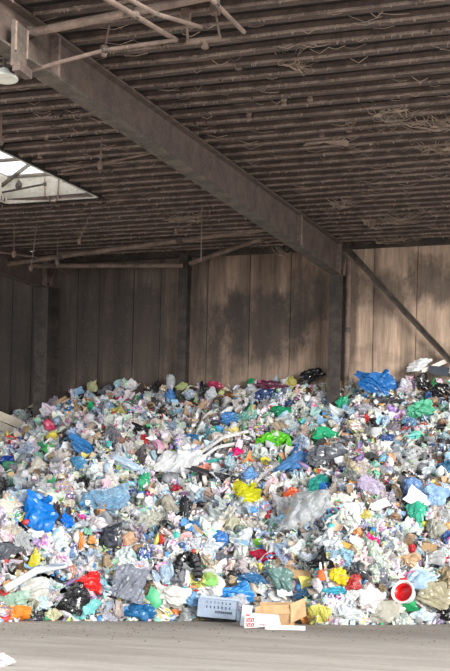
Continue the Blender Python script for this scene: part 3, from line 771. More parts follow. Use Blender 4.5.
def big_film(px, py, w, h, color, label, short, ang=0, mat='film', fold=.18, ragged=.14, seed=None, n=22, curl=.3, name='plastic_film', cat='film', tilt=-.35):
    seed = seed or int(px * 5 + py * 11)
    v, f = sheet(seed, n, fold, ragged, curl, None, 4 if n > 24 else 3, 17 if n > 24 else 11); p = hit_heap(px, py); m = ((R3.T @ (p - E))[2] * -1) / F
    s = np.array([w * m / 2, min(w, h) * m / 2, h * m / 2])
    o = link(name, mesh_np(name, v * s, f, M[mat]), None, (0, 0, 0), color)
    place(o, px, py, w, h, .75, math.radians(ang), extra_rot=(tilt, 0, 0))
    lm_add(o, short, label, cat, px, py, w, h, FILMS); return o

B_, F_ = big_bag, big_film
# --- bags and films, from the back of the heap to its foot
B_(376, 390, 40, 23, (.02, .17, .50), 'big blue tarpaulin bag lying against the wall beside the dark column', 'blue tarpaulin bag', -10, amp=.2, knot=True)
B_(314, 380, 22, 13, BLK, 'black bag at the heap top just before the dark column', 'black bag at the top', 8, 'black')
B_(442, 394, 20, 14, BLK, 'big black bag below the dark board near the brace foot', 'big black bag', -8, 'black')
B_(424, 385, 13, 14, BLK, 'black curved bag under the white crest film', 'black curved bag', 60, 'black')
B_(420, 370, 24, 12, W, 'white crest of film at the heap top below the brace', 'white crest bag', 20)
B_(272, 389, 30, 11, (.12, .03, .06), 'dark maroon plastic sheet bundled at the top of the heap', 'maroon bundle', -3)
B_(289, 386, 13, 13, OL, 'olive brown bag at the heap top beside the maroon bundle', 'olive brown bag', 0)
B_(252, 385, 9, 9, GR, 'small green bag at the heap top beside the maroon bundle', 'small top green bag', 0)
B_(218, 388, 16, 8, (.40, .03, .09), 'dark red bag at the heap top, wrinkled', 'dark red top bag', -8)
B_(230, 399, 9, 8, OR, 'small orange ball-like bag below the dark red top bag', 'orange ball bag')
B_(264, 398, 20, 12, NV, 'navy bag in folds under the maroon bundle', 'navy bag', 25, 'black')
B_(256, 400, 14, 15, (.48, .50, .52), 'pale grey stiff bag beside the navy bag', 'pale grey bag', 0)
B_(174, 385, 9, 14, (.62, .65, .68), 'upright clear bag poking above the heap top', 'upright clear bag', 0, 'film')
B_(185, 389, 12, 8, (.42, .48, .20), 'olive green bag by the upright clear bag', 'olive green bag')
B_(172, 399, 16, 11, MB_, 'mid blue bag below the upright clear bag', 'upper mid-blue bag', -30)
F_(183, 416, 18, 9, LB, 'light blue sheet spread below the upper mid-blue bag', 'spread light blue sheet', -10)
B_(112, 393, 18, 9, (.10, .11, .13), 'charcoal wrap bag near the heap crest', 'charcoal crest bag', 20, 'black')
B_(97, 389, 10, 11, (.50, .50, .28), 'pale olive bag on the heap crest', 'pale olive crest bag')
B_(84, 394, 9, 8, LB, 'small light blue bag on the crest beside the pale olive one', 'light blue crest bag')
B_(92, 408, 9, 9, (.01, .36, .14), 'vivid green bag below the light blue crest bag', 'vivid green bag')
B_(118, 412, 15, 8, OL, 'olive yellow bag below the charcoal crest bag', 'olive yellow bag')
B_(140, 431, 28, 8, BLK, 'long black twisted bag below the heap crest', 'long black twist', -18, 'black')
B_(51, 427, 11, 10, (.65, .06, .16), 'pink-red bag near the cream slab', 'pink-red bag')
B_(53, 437, 12, 9, (.78, .66, .10), 'yellow bag directly below the pink-red bag', 'upper yellow bag')
B_(50, 451, 13, 9, (.08, .48, .12), 'grass green bag below the upper yellow bag', 'grass green bag', knot=True)
B_(84, 449, 33, 13, (.04, .22, .55), 'long blue bag sprawling downhill beside the grass green bag', 'long blue bag', -35, amp=.2)
B_(80, 467, 18, 14, (.08, .27, .48), 'steel blue bag under the long blue bag', 'steel blue bag', -50)
B_(66, 443, 11, 8, BLK, 'small black bag between yellow and long blue bags', 'small black bag', 0, 'black')
B_(7, 463, 13, 10, (.01, .05, .36), 'deep blue bag at the frame edge below the cream slab', 'deep blue edge bag')
B_(128, 466, 30, 10, PB, 'white and pale blue bag arching above the green mid-heap bag', 'pale arched bag', -20)
B_(40, 470, 27, 17, (.60, .57, .50), 'cream sack bulging among white films', 'cream sack', 10, amp=.12)
B_(143, 485, 12, 18, (.03, .42, .20), 'green bag hanging upright in mid heap', 'green upright bag', 0)
B_(231, 421, 20, 14, (.07, .24, .56), 'blue bag beside the teal film in the upper heap', 'blue bag by teal film', 15)
F_(248, 420, 22, 12, (.25, .55, .50), 'teal film over the upper middle of the heap', 'teal film', 15)
B_(232, 432, 13, 8, (.80, .68, .22), 'soft yellow bag under the blue and teal pieces', 'soft yellow bag')
B_(281, 413, 18, 11, (.01, .32, .14), 'emerald bag with dark end below the navy bag', 'emerald bag', 10)
B_(273, 442, 31, 15, (.13, .60, .03), 'bright lime green bag with folded ridges in mid heap', 'lime green bag', 14, amp=.2, planes=10)
B_(288, 447, 8, 15, (.13, .58, .03), 'lime green drooping end beside the lime green bag', 'lime drooping end', -12)
B_(237, 455, 12, 10, (.70, .015, .18), 'hot pink bag beside the white ribbons', 'hot pink bag', 25)
B_(267, 463, 12, 8, (.78, .68, .05), 'yellow bag below the lime green bag', 'mid yellow bag')
B_(294, 467, 38, 16, (.09, .27, .58), 'large blue bag slanting beside the charcoal bundle', 'large slanting blue bag', 28, amp=.14)
B_(249, 476, 17, 13, (.16, .38, .74), 'sky blue bag above the yellow-green bag', 'sky blue bag')
B_(327, 460, 34, 20, (.11, .12, .14), 'charcoal bag bundle beside the large slanting blue bag', 'charcoal bundle', 0, 'black', amp=.2)
B_(180, 468, 50, 26, (.78, .80, .82), 'largest white bag, in the middle of the heap', 'largest white bag', 12, amp=.2, knot=True)
B_(245, 497, 26, 22, (.66, .64, .02), 'yellow-green knotted bag in mid heap with green print', 'yellow-green bag', 0, amp=.07, knot=True)
B_(218, 478, 60, 8, (.03, .03, .035), 'long black band of film above the yellow-green bag', 'black band', -12, 'black')
B_(184, 515, 11, 30, (.015, .015, .02), 'ragged black film hanging upright in mid heap', 'hanging black film', -8, 'black')
B_(177, 491, 10, 9, (.42, .02, .05), 'crimson scrap bag under the largest white bag', 'crimson scrap')
B_(206, 469, 20, 7, (.78, .30, .22), 'salmon roll-like bag beside the largest white bag', 'salmon roll', 22)
B_(213, 463, 17, 6, (.06, .45, .42), 'teal roll-like bag above the salmon roll', 'teal roll', 22)
B_(271, 485, 17, 11, (.76, .58, .62), 'pink-white bag beside the yellow-green bag', 'pink-white bag', 20)
B_(292, 496, 14, 12, (.70, .12, .04), 'orange-red bag above the large clear film', 'orange-red bag', -20)
F_(314, 521, 42, 46, (.66, .69, .72), 'largest clear film, spread below the charcoal bundle', 'largest clear film', -15, n=30)
F_(288, 515, 20, 26, (.50, .53, .56), 'grey clear film beside the largest clear film', 'grey clear film', 10)
B_(36, 518, 34, 36, (.008, .20, .66), 'big royal blue crumpled bag near the frame edge', 'royal blue bag', -12, amp=.2, knot=True, thick=.6)
F_(97, 508, 54, 22, (.24, .46, .68), 'wide translucent light blue bag beside the royal blue bag', 'wide light blue sheet', 12, n=30, fold=.2)
B_(67, 523, 13, 13, (.01, .19, .72), 'bright blue bag between royal blue bag and wide light blue sheet', 'bright blue bag')
B_(80, 519, 8, 7, (.66, .10, .48), 'magenta scrap bag under the wide light blue sheet', 'magenta scrap')
B_(110, 543, 22, 26, (.03, .035, .05), 'black bag with torn top below the wide light blue sheet', 'torn black bag', 10, 'black')
B_(107, 533, 12, 9, (.02, .16, .60), 'blue bag caught on the torn black bag', 'caught blue bag')
B_(80, 543, 8, 17, (.75, .24, .05), 'narrow orange bag standing upright below the wide light blue sheet', 'narrow orange bag')
B_(128, 544, 15, 18, (.62, .40, .26), 'peach bag beside the torn black bag', 'peach bag')
B_(56, 514, 14, 18, (.07, .06, .06), 'brown-black bag hugging the royal blue bag', 'brown-black bag', 0, 'black')
B_(148, 541, 9, 11, (.04, .24, .60), 'small blue bag beside the peach bag', 'small blue bag')
B_(9, 555, 22, 18, (.10, .11, .13), 'charcoal bag at the frame edge below the royal blue bag', 'charcoal edge bag', 0, 'black')
B_(33, 562, 10, 24, (.66, .58, .05), 'long yellow bag hanging beside the charcoal edge bag', 'long yellow bag', -15)
B_(218, 543, 14, 18, (.05, .20, .55), 'blue bag standing in the lower middle of the heap', 'standing blue bag', -30)
B_(175, 538, 10, 9, (.10, .60, .50), 'mint bag beside the hanging black film', 'mint bag')
B_(160, 542, 7, 12, (.60, .06, .05), 'small red upright bag beside the mint bag', 'small red bag', -25)
B_(260, 546, 12, 10, (.25, .60, .06), 'leaf green bag above the crimson packet', 'leaf green bag', -20)
B_(264, 558, 25, 12, (.42, .005, .04), 'crimson packet bag below the leaf green bag', 'crimson packet', -14, amp=.1)
B_(394, 414, 13, 17, (.42, .26, .62), 'purple bag below the blue tarpaulin bag', 'purple bag', 25)
B_(343, 408, 14, 20, (.03, .42, .22), 'green translucent bag below the dark column', 'green column bag', -35)
B_(334, 415, 20, 14, (.66, .76, .78), 'pale icy bag beside the green column bag', 'pale icy bag', -35)
B_(420, 414, 24, 20, (.13, .55, .34), 'mint green bag with folds near the big black bag', 'mint green bag', 0, amp=.2)
B_(426, 407, 8, 7, (.76, .58, .05), 'small yellow bag on top of the mint green bag', 'small yellow bag')
B_(328, 438, 26, 14, (.04, .45, .22), 'sea green bag uphill of the charcoal bundle', 'sea green bag', -12)
B_(385, 441, 14, 10, (.03, .08, .26), 'navy packet bag in the upper heap', 'navy packet', -8)
B_(415, 438, 22, 10, (.74, .16, .05), 'red and orange bag below the mint green bag', 'red-orange bag', 0, 'print_bag')
B_(407, 424, 16, 10, (.14, .26, .44), 'slate blue bag beside the mint green bag', 'slate blue bag', 20)
B_(388, 402, 30, 8, (.05, .05, .055), 'black flattened film below the blue tarpaulin bag', 'flattened black film', 6, 'black')
B_(320, 488, 24, 17, (.04, .36, .30), 'teal bag with blue end below the charcoal bundle', 'teal-blue bag', 28)
B_(325, 490, 9, 12, (.02, .20, .62), 'blue folded bag on the teal-blue bag', 'blue folded bag', 10)
B_(368, 488, 24, 18, (.62, .54, .72), 'mauve translucent bag in the mid heap', 'mauve bag', -10, 'film')
B_(410, 489, 20, 22, (.16, .30, .58), 'dusky blue film bag beside the white triangular board', 'dusky blue bag', 25)
B_(432, 500, 27, 22, (.33, .52, .78), 'pale blue bag beside the white triangular board', 'pale blue bag', -12)
B_(445, 471, 15, 17, (.05, .17, .30), 'petrol blue bag at the frame edge', 'petrol blue bag')
B_(415, 514, 20, 20, (.05, .46, .30), 'green translucent bag under the white triangular board', 'translucent green bag', -20)
B_(421, 524, 11, 8, (.76, .68, .06), 'yellow bag under the translucent green bag', 'yellow bag under green')
B_(371, 542, 15, 12, (.72, .02, .22), 'bright pink bag in the lower heap', 'bright pink bag', -15)
B_(356, 533, 11, 9, (.76, .32, .12), 'orange bag above the bright pink bag', 'orange bag over pink')
B_(343, 548, 16, 9, (.72, .44, .10), 'amber bag beside the bright pink bag', 'amber bag', -10, 'print_bag')
B_(446, 540, 9, 16, (.03, .10, .32), 'indigo bag at the frame edge', 'indigo edge bag')
B_(436, 532, 18, 20, (.40, .40, .34), 'grey-beige bag beside the indigo bag', 'grey-beige bag')
B_(441, 489, 11, 10, (.70, .30, .08), 'orange bag at the frame edge under the petrol blue bag', 'orange edge bag')
# --- foot of the heap
B_(18, 614, 22, 13, (.80, .24, .02), 'orange bag lying at the foot of the heap', 'orange foot bag', 4, amp=.1)
B_(5, 588, 13, 12, (.72, .42, .18), 'tan-orange bag at the frame edge above the orange foot bag', 'tan-orange bag')
F_(12, 600, 30, 16, (.45, .66, .54), 'pale green film above the orange foot bag', 'pale green film', 0, seed=91)
B_(88, 587, 22, 21, (.78, .02, .02), 'bright red bag at the foot of the heap', 'bright red bag', 15, amp=.13, knot=True)
B_(72, 603, 30, 28, BLK, 'glossy black bag downhill of the bright red bag', 'glossy black bag', 25, 'black', amp=.2)
B_(37, 616, 13, 9, DK, 'small black bag beside the orange foot bag', 'small black foot bag', 0, 'black')
B_(82, 612, 32, 20, (.20, .58, .58), 'turquoise bag at the foot below the bright red bag', 'turquoise bag', 0, amp=.18)
F_(125, 590, 34, 34, (.26, .28, .34), 'grey draped sheet hanging at the foot of the heap', 'grey draped sheet', -10, 'bag', .16, .10, n=28)
B_(138, 614, 30, 17, (.02, .16, .38), 'ocean blue bag under the grey draped sheet', 'ocean blue bag', 8, amp=.2)
B_(53, 616, 16, 12, (.62, .60, .40), 'cream bag at the foot beside the glossy black bag', 'cream foot bag')
B_(32, 592, 30, 20, (.72, .72, .68), 'white lumpy bag under the pale pole', 'white lumpy bag', 15, amp=.14)
B_(168, 598, 38, 20, (.76, .76, .72), 'white film bag between ocean blue bag and crate', 'white film bag', 5)
B_(188, 601, 16, 15, (.25, .50, .82), 'soft blue bag uphill of the slotted crate', 'soft blue bag', 30)
B_(234, 594, 36, 20, (.05, .32, .78), 'vivid blue bag on top of the slotted crate', 'vivid blue bag', -8, amp=.17, knot=True)
B_(252, 580, 32, 12, (.03, .14, .32), 'dark blue bag behind the vivid blue bag', 'dark blue bag', -6)
B_(282, 582, 22, 28, (.17, .30, .28), 'grey-green translucent bag behind the cardboard box', 'grey-green bag', 20, amp=.14)
B_(222, 562, 16, 14, (.12, .13, .16), 'dark grey bag beside the black ribbed hose', 'dark grey bag', -25, 'black')
B_(320, 616, 21, 19, (.68, .66, .16), 'yellow translucent bag at the foot of the heap', 'yellow foot bag', 0, amp=.13)
B_(337, 577, 16, 20, (.74, .60, .02), 'golden bag uphill of the yellow foot bag', 'golden bag', 20)
B_(356, 572, 25, 17, (.06, .065, .07), 'dark bag beside the golden bag', 'dark bag by gold', -15, 'black')
B_(404, 606, 26, 10, (.02, .36, .12), 'green bag wedged under the white bucket', 'green wedge bag', -8)
B_(414, 584, 38, 20, (.42, .58, .74), 'powder blue bag draped uphill of the bucket', 'powder blue bag', 12, amp=.2)
B_(407, 576, 26, 6, (.76, .22, .48), 'pink strip-like bag along the powder blue bag', 'pink strip bag', 12)
B_(430, 597, 32, 24, (.52, .47, .32), 'large beige sack beside the bucket', 'large beige sack', 0, 'film', amp=.14)
B_(445, 612, 20, 17, BLK, 'black bag at the foot beside the frame edge', 'black foot bag', 0, 'black')
B_(367, 600, 24, 26, (.74, .68, .70), 'clear bag filled with red-printed litter beside the bucket', 'red-printed clear bag', 10, 'print_bag')
B_(382, 613, 30, 20, (.60, .58, .50), 'clear beige bag under the bucket', 'clear beige bag', 0, 'film')
B_(310, 594, 26, 12, (.03, .09, .18), 'ink blue film bag beside the cardboard box', 'ink blue bag', 18, 'black')
B_(334, 591, 26, 9, (.05, .38, .52), 'cyan bag in strips uphill of the yellow foot bag', 'cyan strip bag', -10)
B_(406, 562, 24, 14, (.66, .46, .28), 'peach-tan bag uphill of the powder blue bag', 'peach-tan bag')
B_(432, 562, 24, 14, (.40, .41, .42), 'grey bag at the frame edge uphill of the powder blue bag', 'grey edge bag', 20)
B_(418, 615, 26, 12, (.62, .74, .86), 'icy white-blue bag at the foot beside the black foot bag', 'icy foot bag')
B_(346, 614, 30, 12, (.66, .72, .72), 'pale film bag at the foot beside the yellow foot bag', 'pale foot bag')
B_(203, 586, 34, 26, (.76, .76, .76), 'white bag with red specks uphill of the slotted crate', 'red-specked white bag', -15, 'print_bag')
B_(176, 613, 12, 6, (.78, .24, .06), 'small orange bag at the foot beside the slotted crate', 'small orange foot bag')

# --- hard things
def wpt(o, short, label, cat, px, py, w, h): lm_add(o, short, label, cat, px, py, w, h)
def scale_at(px, py): return ((R3.T @ (hit_heap(px, py) - E))[2] * -1) / F
def hard_board(px, py, w, h, color, ang, name, label, short, cat, mat='hard', th=.03, tilt=-.3, seed=3, bend=.1):
    m = scale_at(px, py); v, f = slab_v(seed, 6, th, bend); lo, hi = v.min(0), v.max(0)
    v[:, 0] *= 2 / (hi[0] - lo[0]); v[:, 2] *= 2 / (hi[2] - lo[2])
    o = link(name, mesh_np(name, v * np.array([w * m / 2, max(w, h) * m / 2 * .6, h * m / 2]), f, M[mat]), None, (0, 0, 0), color)
    place(o, px, py, w, h, 1.0, math.radians(ang), extra_rot=(tilt, 0, 0)); wpt(o, short, label, cat, px, py, w, h); return o
# cream foam mattress slab folded at the frame edge
m = scale_at(8, 425); mt = bpy.data.objects.new('foam_slab', None); COL.objects.link(mt)
pt = []
for k, (a, z) in enumerate(((-1.2, .34), (-.6, .18), (0, .02), (.5, -.10), (.85, -.22), (1.0, -.42))): pt.append((a, z))
v = []; th = .16
for (a, z) in pt:
    for (dy, dz) in ((-.35, -th), (.35, -th), (.35, th), (-.35, th)): v.append((a * .55, dy, (z + dz) * .8))
f = [(4*i + k, 4*i + 4 + k, 4*i + 4 + (k+1) % 4, 4*i + (k+1) % 4) for i in range(len(pt) - 1) for k in range(4)] + [(0, 1, 2, 3), tuple(range(4*len(pt)-1, 4*len(pt)-5, -1))]
link('foam_layer', mesh_np('foam_layer', v, f, M['card']), mt, (0, 0, 0), (.62, .55, .45))
v2 = [(x * .9 - .02, y - .05, z - .27) for x, y, z in v]
link('foam_layer', mesh_np('foam_layer', v2, f, M['card']), mt, (0, 0, 0), (.56, .50, .41))
place(mt, 8, 424, 22, 20, .5); wpt(mt, 'cream foam slab', 'folded cream foam mattress slab at the frame edge below the wall', 'mattress', 8, 425, 30, 24)
# boards
hard_board(438, 369, 34, 5, (.70, .64, .58), 25, 'white_plank', 'white plank leaning at the heap top below the brace', 'white plank', 'plank', 'card', .02, 0)
hard_board(441, 377, 22, 11, (.05, .06, .075), -6, 'dark_board', 'dark grey board at the heap top under the white plank', 'dark board', 'board', 'hard', .03)
hard_board(64, 403, 16, 3, TAN, 32, 'wooden_batten', 'short wooden batten on the crest near the left column base', 'wooden batten', 'batten', 'card', .06, 0)
hard_board(68, 404, 15, 2.6, (.60, .44, .30), 28, 'wooden_batten', 'paler thin wooden batten lying beside the short batten', 'pale batten', 'batten', 'card', .06, 0)
hard_board(415, 505, 26, 20, (.76, .77, .78), -35, 'white_board', 'white folded triangular board beside the pale blue bag', 'white triangular board', 'board', 'hard', .025, -.2, 9, .3)
hard_board(303, 577, 30, 12, (.55, .36, .19), -4, 'cardboard_piece', 'flat brown cardboard piece uphill of the open box', 'flat brown cardboard', 'cardboard', 'card', .03, -.6)
hard_board(284, 594, 16, 9, (.66, .72, .80), 8, 'white_board', 'small white board standing behind the open cardboard box', 'small white board', 'board', 'hard', .03, -.2)
hard_board(377, 508, 20, 11, (.78, .78, .77), 22, 'foam_packing_block', 'white packing foam piece in mid heap beside the white tray', 'white packing foam', 'foam', 'card', .05, -.4)
# pale pole
m = scale_at(42, 580); pol = empty('pale_pole'); 
p_a, p_b = hit_heap(10, 594) + np.array([0, -.22, .1]), hit_heap(73, 569) + np.array([0, -.22, .1]); pm = (p_a + p_b) / 2 + np.array([0, -.05, .12]); pol.location = p_a
MB().tube([Vector(x) - Vector(p_a) for x in (p_a, pm, p_b)], [.075, .075, .065], 10).build('tube', M['hard'], pol, color=(.62, .65, .70))
MB().tube([Vector(pm) - Vector(p_a) + Vector((.3, -.03, .12)), Vector(p_b) - Vector(p_a) + Vector((0, -.03, .0))], [.02, .02], 6).build('trim_strip', M['hard'], pol, color=(.25, .32, .45))
wpt(pol, 'pale pole', 'long pale grey pole slanting uphill at the lower heap', 'pole', 42, 580, 50, 14)
# white ribbons
for dy, lab, sh in ((0, 'long white ribbon strip beside the hot pink bag, the upper one', 'upper white ribbon'), (9, 'long white ribbon strip just below the upper ribbon', 'lower white ribbon')):
    a, b = hit_heap(202 - dy * .3, 456 + dy * .9) , hit_heap(250 - dy * 1.1, 434 + dy * 1.3); mid = (a + b) / 2 + np.array([0, -.12, .10])
    rb = MB(); P = [Vector(x) + Vector((0, -.14, .06)) for x in (a, mid, b)]; rb.bar(P[0], P[1], .02, .075, (0, -.5, 1)); rb.bar(P[1], P[2], .02, .075, (0, -.5, 1))
    o = rb.build('ribbon_strip', M['bag'], color=(.80, .80, .80)); wpt(o, sh, lab, 'strip', 225, 446 + dy, 44, 6)
# white tray and caps
tv, tf = tray_v(2); m = scale_at(350, 513)
o = link('white_tray', mesh_np('white_tray', tv * np.array([.23, .3, .21]), tf, M['hard']), None, (0, 0, 0), (.80, .81, .82)); place(o, 350, 513, 18, 12, 1.0, .1, extra_rot=(-.3, 0, 0)); wpt(o, 'white tray', 'white rounded food tray facing out in mid heap', 'tray', 350, 513, 18, 13)
# black ribbed hose in an arch
hs = empty('ribbed_hose'); hp_ = []
for a in np.linspace(math.radians(-10), math.radians(165), 26):
    hp_.append(hit_heap(193 + 11 * math.cos(a) - 3, 578 - 20 * math.sin(a)) + np.array([0, -.18, .05]))
hs.location = hp_[0]
MB().tube([Vector(p) - Vector(hp_[0]) for p in hp_], [.085 if i % 2 else .115 for i in range(len(hp_))], 10).build('hose_body', M['black'], hs, color=(.015, .015, .018))
for e in (0, -1): MB().lathe([(.06, -.03), (.12, -.03), (.12, .03), (.06, .03)], 10).build('end_collar', M['black'], hs, Vector(hp_[e]) - Vector(hp_[0]), color=(.02, .02, .022))
wpt(hs, 'black ribbed hose', 'thick black ribbed hose arching at the lower heap', 'hose', 190, 567, 26, 30)
# bucket: white, with its red inside towards us
m = scale_at(397, 597); bk = empty('white_bucket'); R = 11.5 * m
prof_o = [(0, -R*.7), (R*.72, -R*.7), (R*.74, -R*.6), (R*.97, R*.42), (R*1.05, R*.44), (R*1.05, R*.55), (R*.93, R*.56)]
MB().lathe(prof_o, 28).build('shell', M['hard'], bk, color=(.80, .80, .78), smooth=False)
MB().lathe([(R*.93, R*.56), (R*.90, R*.50), (R*.82, R*.40)], 28).build('rim', M['hard'], bk, color=(.82, .82, .80))
MB().lathe([(R*.82, R*.40), (R*.64, R*.2), (R*.6, -R*.3), (0, -R*.34)], 28).build('red_lining', M['hard'], bk, color=(.62, .01, .015))
place(bk, 397, 597, 22, 20, 1.1, .0); bk.rotation_euler = (Matrix.Rotation(YAW - .55, 3, 'Z') @ Matrix.Rotation(math.radians(72), 3, 'X')).to_euler()
bk['label'] = ''; wpt(bk, 'white bucket', 'white bucket with a red inside lying on its side at the foot', 'bucket', 397, 597, 24, 22)
# orange-white cone
m = scale_at(323, 578); cn = empty('funnel_cone'); place(cn, 323, 577, 10, 18, 1.2, .1)
MB().lathe([(5.2*m, -6*m), (5.4*m, -5*m), (3.4*m, 1*m), (1.6*m, 5*m)], 14).build('orange_base', M['hard'], cn, color=(.78, .13, .03))
MB().lathe([(1.6*m, 5*m), (1.3*m, 9*m), (.8*m, 12*m), (0, 12*m)], 12).build('white_tip', M['hard'], cn, color=(.80, .78, .76))
wpt(cn, 'orange cone', 'orange cone with a white tip beside the golden bag', 'cone', 323, 577, 10, 18)
# slotted crate
m = 23.6 / F; cr = empty('slotted_crate'); wC, hC, dC = 40 * m, 22 * m, .55
CB = (.25, .31, .41)
def slotted(nx, nz, w, h, holes, t=.02):
    mb = MB(); dx, dz = w / nx, h / nz
    for i in range(nx):
        for k in range(nz):
            if (i, k) in holes:
                mb.box((-w/2 + i*dx, .02, k*dz), (-w/2 + (i+.32)*dx, .02 + t, (k+1)*dz)); continue
            mb.box((-w/2 + i*dx, 0, k*dz), (-w/2 + (i+1)*dx, t + .02, (k+1)*dz))
    return mb
holes = {(i, k) for i in range(3, 17) for k in (4, 6) if i % 2} | {(i, 2) for i in range(8, 17)}
slotted(20, 9, wC, hC, holes).build('front_panel', M['hard'], cr, (0, -dC/2, 0), CB)
slotted(20, 9, wC, hC, holes).build('rear_panel', M['hard'], cr, (0, dC/2, 0), CB)
MB().box((-wC/2 + .02, -dC/2 + .03, .0), (wC/2, dC/2, .03)).build('base_panel', M['hard'], cr, color=CB)
for s in (-1, 1):
    o = slotted(8, 5, dC, hC, {(i, 3) for i in range(2, 6)}).build('side_panel', M['hard'], cr, (s * wC / 2, 0, 0), CB); o.rotation_euler.z = math.pi / 2
MB().box((-wC/2 - .02, -dC/2 - .025, hC - .05), (wC/2 + .02, -dC/2 - .005, hC)).build('rim', M['hard'], cr, color=(.33, .39, .50))
cp = at_floor(213, 622.5); cr.location = (cp[0], cp[1] + .3, 0.02); cr.rotation_euler = (Matrix.Rotation(YAW, 3, 'Z') @ Matrix.Rotation(.07, 3, 'Y') @ Matrix.Rotation(-.15, 3, 'X')).to_euler()
cr.location.z = .05
wpt(cr, 'slotted crate', 'pale grey-blue plastic crate with slotted panels on the floor', 'crate', 213, 609, 44, 26)
# torn cream-white sack behind the crate's end
B_(237, 604, 26, 18, (.52, .54, .60), 'grey film sack slumped against the slotted crate', 'grey slumped sack', -20)
# open cardboard box with a white printed carton in front
bx = empty('cardboard_box'); kp = at_floor(270, 626); bx.location = (kp[0], kp[1] + .45, .0); bx.rotation_euler.z = YAW - .05
m = 23.5 / F; bw, bh, bd = 36 * m, 20 * m, .5
KB = (.52, .33, .17)
def flap(name, quad, th=.015, color=KB, loc=(0, 0, 0), parent=bx, mat='card'):
    q = [Vector(x) for x in quad]; n = (q[1] - q[0]).cross(q[3] - q[0]).normalized() * th
    return link(name, mesh_np(name, *hexa(q, [x + n for x in q]), M[mat]), parent, loc, color)
flap('side_panel', [(-bw/2, -bd/2, 0), (-bw/2, bd/2, 0), (-bw/2, bd/2, bh), (-bw/2, -bd/2, bh*.85)])
flap('side_panel', [(bw/2, -bd/2, 0), (bw/2, bd/2, 0), (bw/2, bd/2, bh), (bw/2, -bd/2, bh)])
flap('rear_panel', [(-bw/2, bd/2, 0), (bw/2, bd/2, 0), (bw/2, bd/2, bh*1.15), (-bw/2, bd/2, bh*1.1)])
flap('base_panel', [(-bw/2, -bd/2, 0.0), (bw/2, -bd/2, 0.0), (bw/2, bd/2, 0.0), (-bw/2, bd/2, 0.0)])
flap('front_panel', [(-bw/2, -bd/2 + .02, 0), (bw/2, -bd/2 + .02, 0), (bw/2, -bd/2 + .02, bh*.66), (-bw/2, -bd/2 + .02, bh*.6)], color=(.48, .30, .155))
flap('front_flap', [(-bw/2, -bd/2, bh*.52), (bw*.42, -bd/2, bh*.62), (bw*.36, -bd/2 + .08, bh*1.06), (-bw*.44, -bd/2 + .08, bh*.98)], color=(.56, .36, .19))
flap('torn_flap', [(bw*.42, -bd/2 - .05, bh*.14), (bw*.86, -bd/2 - .10, bh*.55), (bw*.80, -bd/2 + .05, bh*1.45), (bw*.40, -bd/2 + .02, bh*1.12)], color=(.60, .39, .21))
flap('torn_flap', [(-bw*.62, -bd/2 - .02, bh*.55), (-bw*.46, -bd/2 - .05, bh*.50), (-bw*.42, -bd/2, bh*1.0), (-bw*.60, -bd/2, bh*.92)], color=(.60, .40, .22))
wpt(bx, 'open cardboard box', 'open brown cardboard box with torn flaps on the floor', 'box', 270, 608, 56, 30)
wc = empty('white_carton'); kp = at_floor(262, 628.5); wc.location = (kp[0], kp[1] + .04, 0); wc.rotation_euler.z = YAW
cw, ch = 36 * m, 15 * m
mbx = MB(); mbx.add(*hexa([(-cw/2, -.03, 0), (cw/2, -.06, .06), (cw/2, .06, .06), (-cw/2, .09, 0)], [(-cw/2, .0, ch), (cw/2 - .05, -.03, ch*.92), (cw/2 - .05, .09, ch*.92), (-cw/2, .12, ch)]))
mbx.build('body', M['hard'], wc, color=(.80, .80, .82))
def yface(x, z): t = (x + cw/2) / cw; return -.03 - .03*t + .03*(z/ch) - .008
def pr(name, x0, z0, x1, z1, c, d=.0):
    mb = MB(); mb.add(*hexa([(x0, yface(x0, z0) - d, z0), (x1, yface(x1, z0) - d, z0), (x1, yface(x1, z1) - d, z1), (x0, yface(x0, z1) - d, z1)], [(x0, yface(x0, z0) - d + .004, z0), (x1, yface(x1, z0) - d + .004, z0), (x1, yface(x1, z1) - d + .004, z1), (x0, yface(x0, z1) - d + .004, z1)]))
    return mb.build(name, M['hard'], wc, color=c)
pr('red_print', -cw*.46, ch*.10, -cw*.24, ch*.36, (.55, .02, .04)); pr('red_print', -cw*.46, ch*.42, -cw*.24, ch*.68, (.55, .02, .04)); pr('red_print', -cw*.47, ch*.78, -cw*.36, ch*.92, (.62, .10, .12))
for row in (.13, .45):
    for k in range(4):
        x = -cw*.445 + k * cw*.05; z = ch * row
        pr('letter_mark', x, z + ch*.02, x + cw*.012, z + ch*.18, (.8, .8, .8), .004); pr('letter_mark', x, z + ch*(.02 if k % 2 else .15), x + cw*.034, z + ch*(.055 if k % 2 else .185), (.8, .8, .8), .004)
for k in range(5): pr('red_letter_mark', cw*(-.08 + k*.045), ch*.20, cw*(-.08 + k*.045 + .03), ch*.34, (.66, .16, .16))
pr('grey_print', -cw*.10, ch*.50, cw*.10, ch*.62, (.50, .52, .56))
wpt(wc, 'white printed carton', 'white carton with red printed blocks leaning before the cardboard box', 'carton', 262, 618, 36, 16)
tr = MB(); tr.box((-.39, -.07, 0), (.39, .07, .035)); tr.box((-.39, -.07, .035), (.39, -.05, .075)); tr.box((-.39, .05, .035), (.39, .07, .075))
o = tr.build('white_channel', M['hard'], None, tuple(at_floor(285, 629.5)), (.80, .81, .83)); o.rotation_euler.z = YAW - .02
wpt(o, 'white channel', 'flat white channel strip lying on the floor before the cardboard box', 'channel', 285, 627, 40, 5)
o = MB().box((-.10, -.10, 0), (.10, .10, .42)).build('white_bin', M['hard'], None, tuple(at_floor(245, 626)), (.70, .74, .80)); o.rotation_euler = (0, .1, YAW)
o.name = 'foam_block'; wpt(o, 'white foam block', 'upright white foam block between crate and cardboard box', 'foam block', 245, 615, 12, 22)
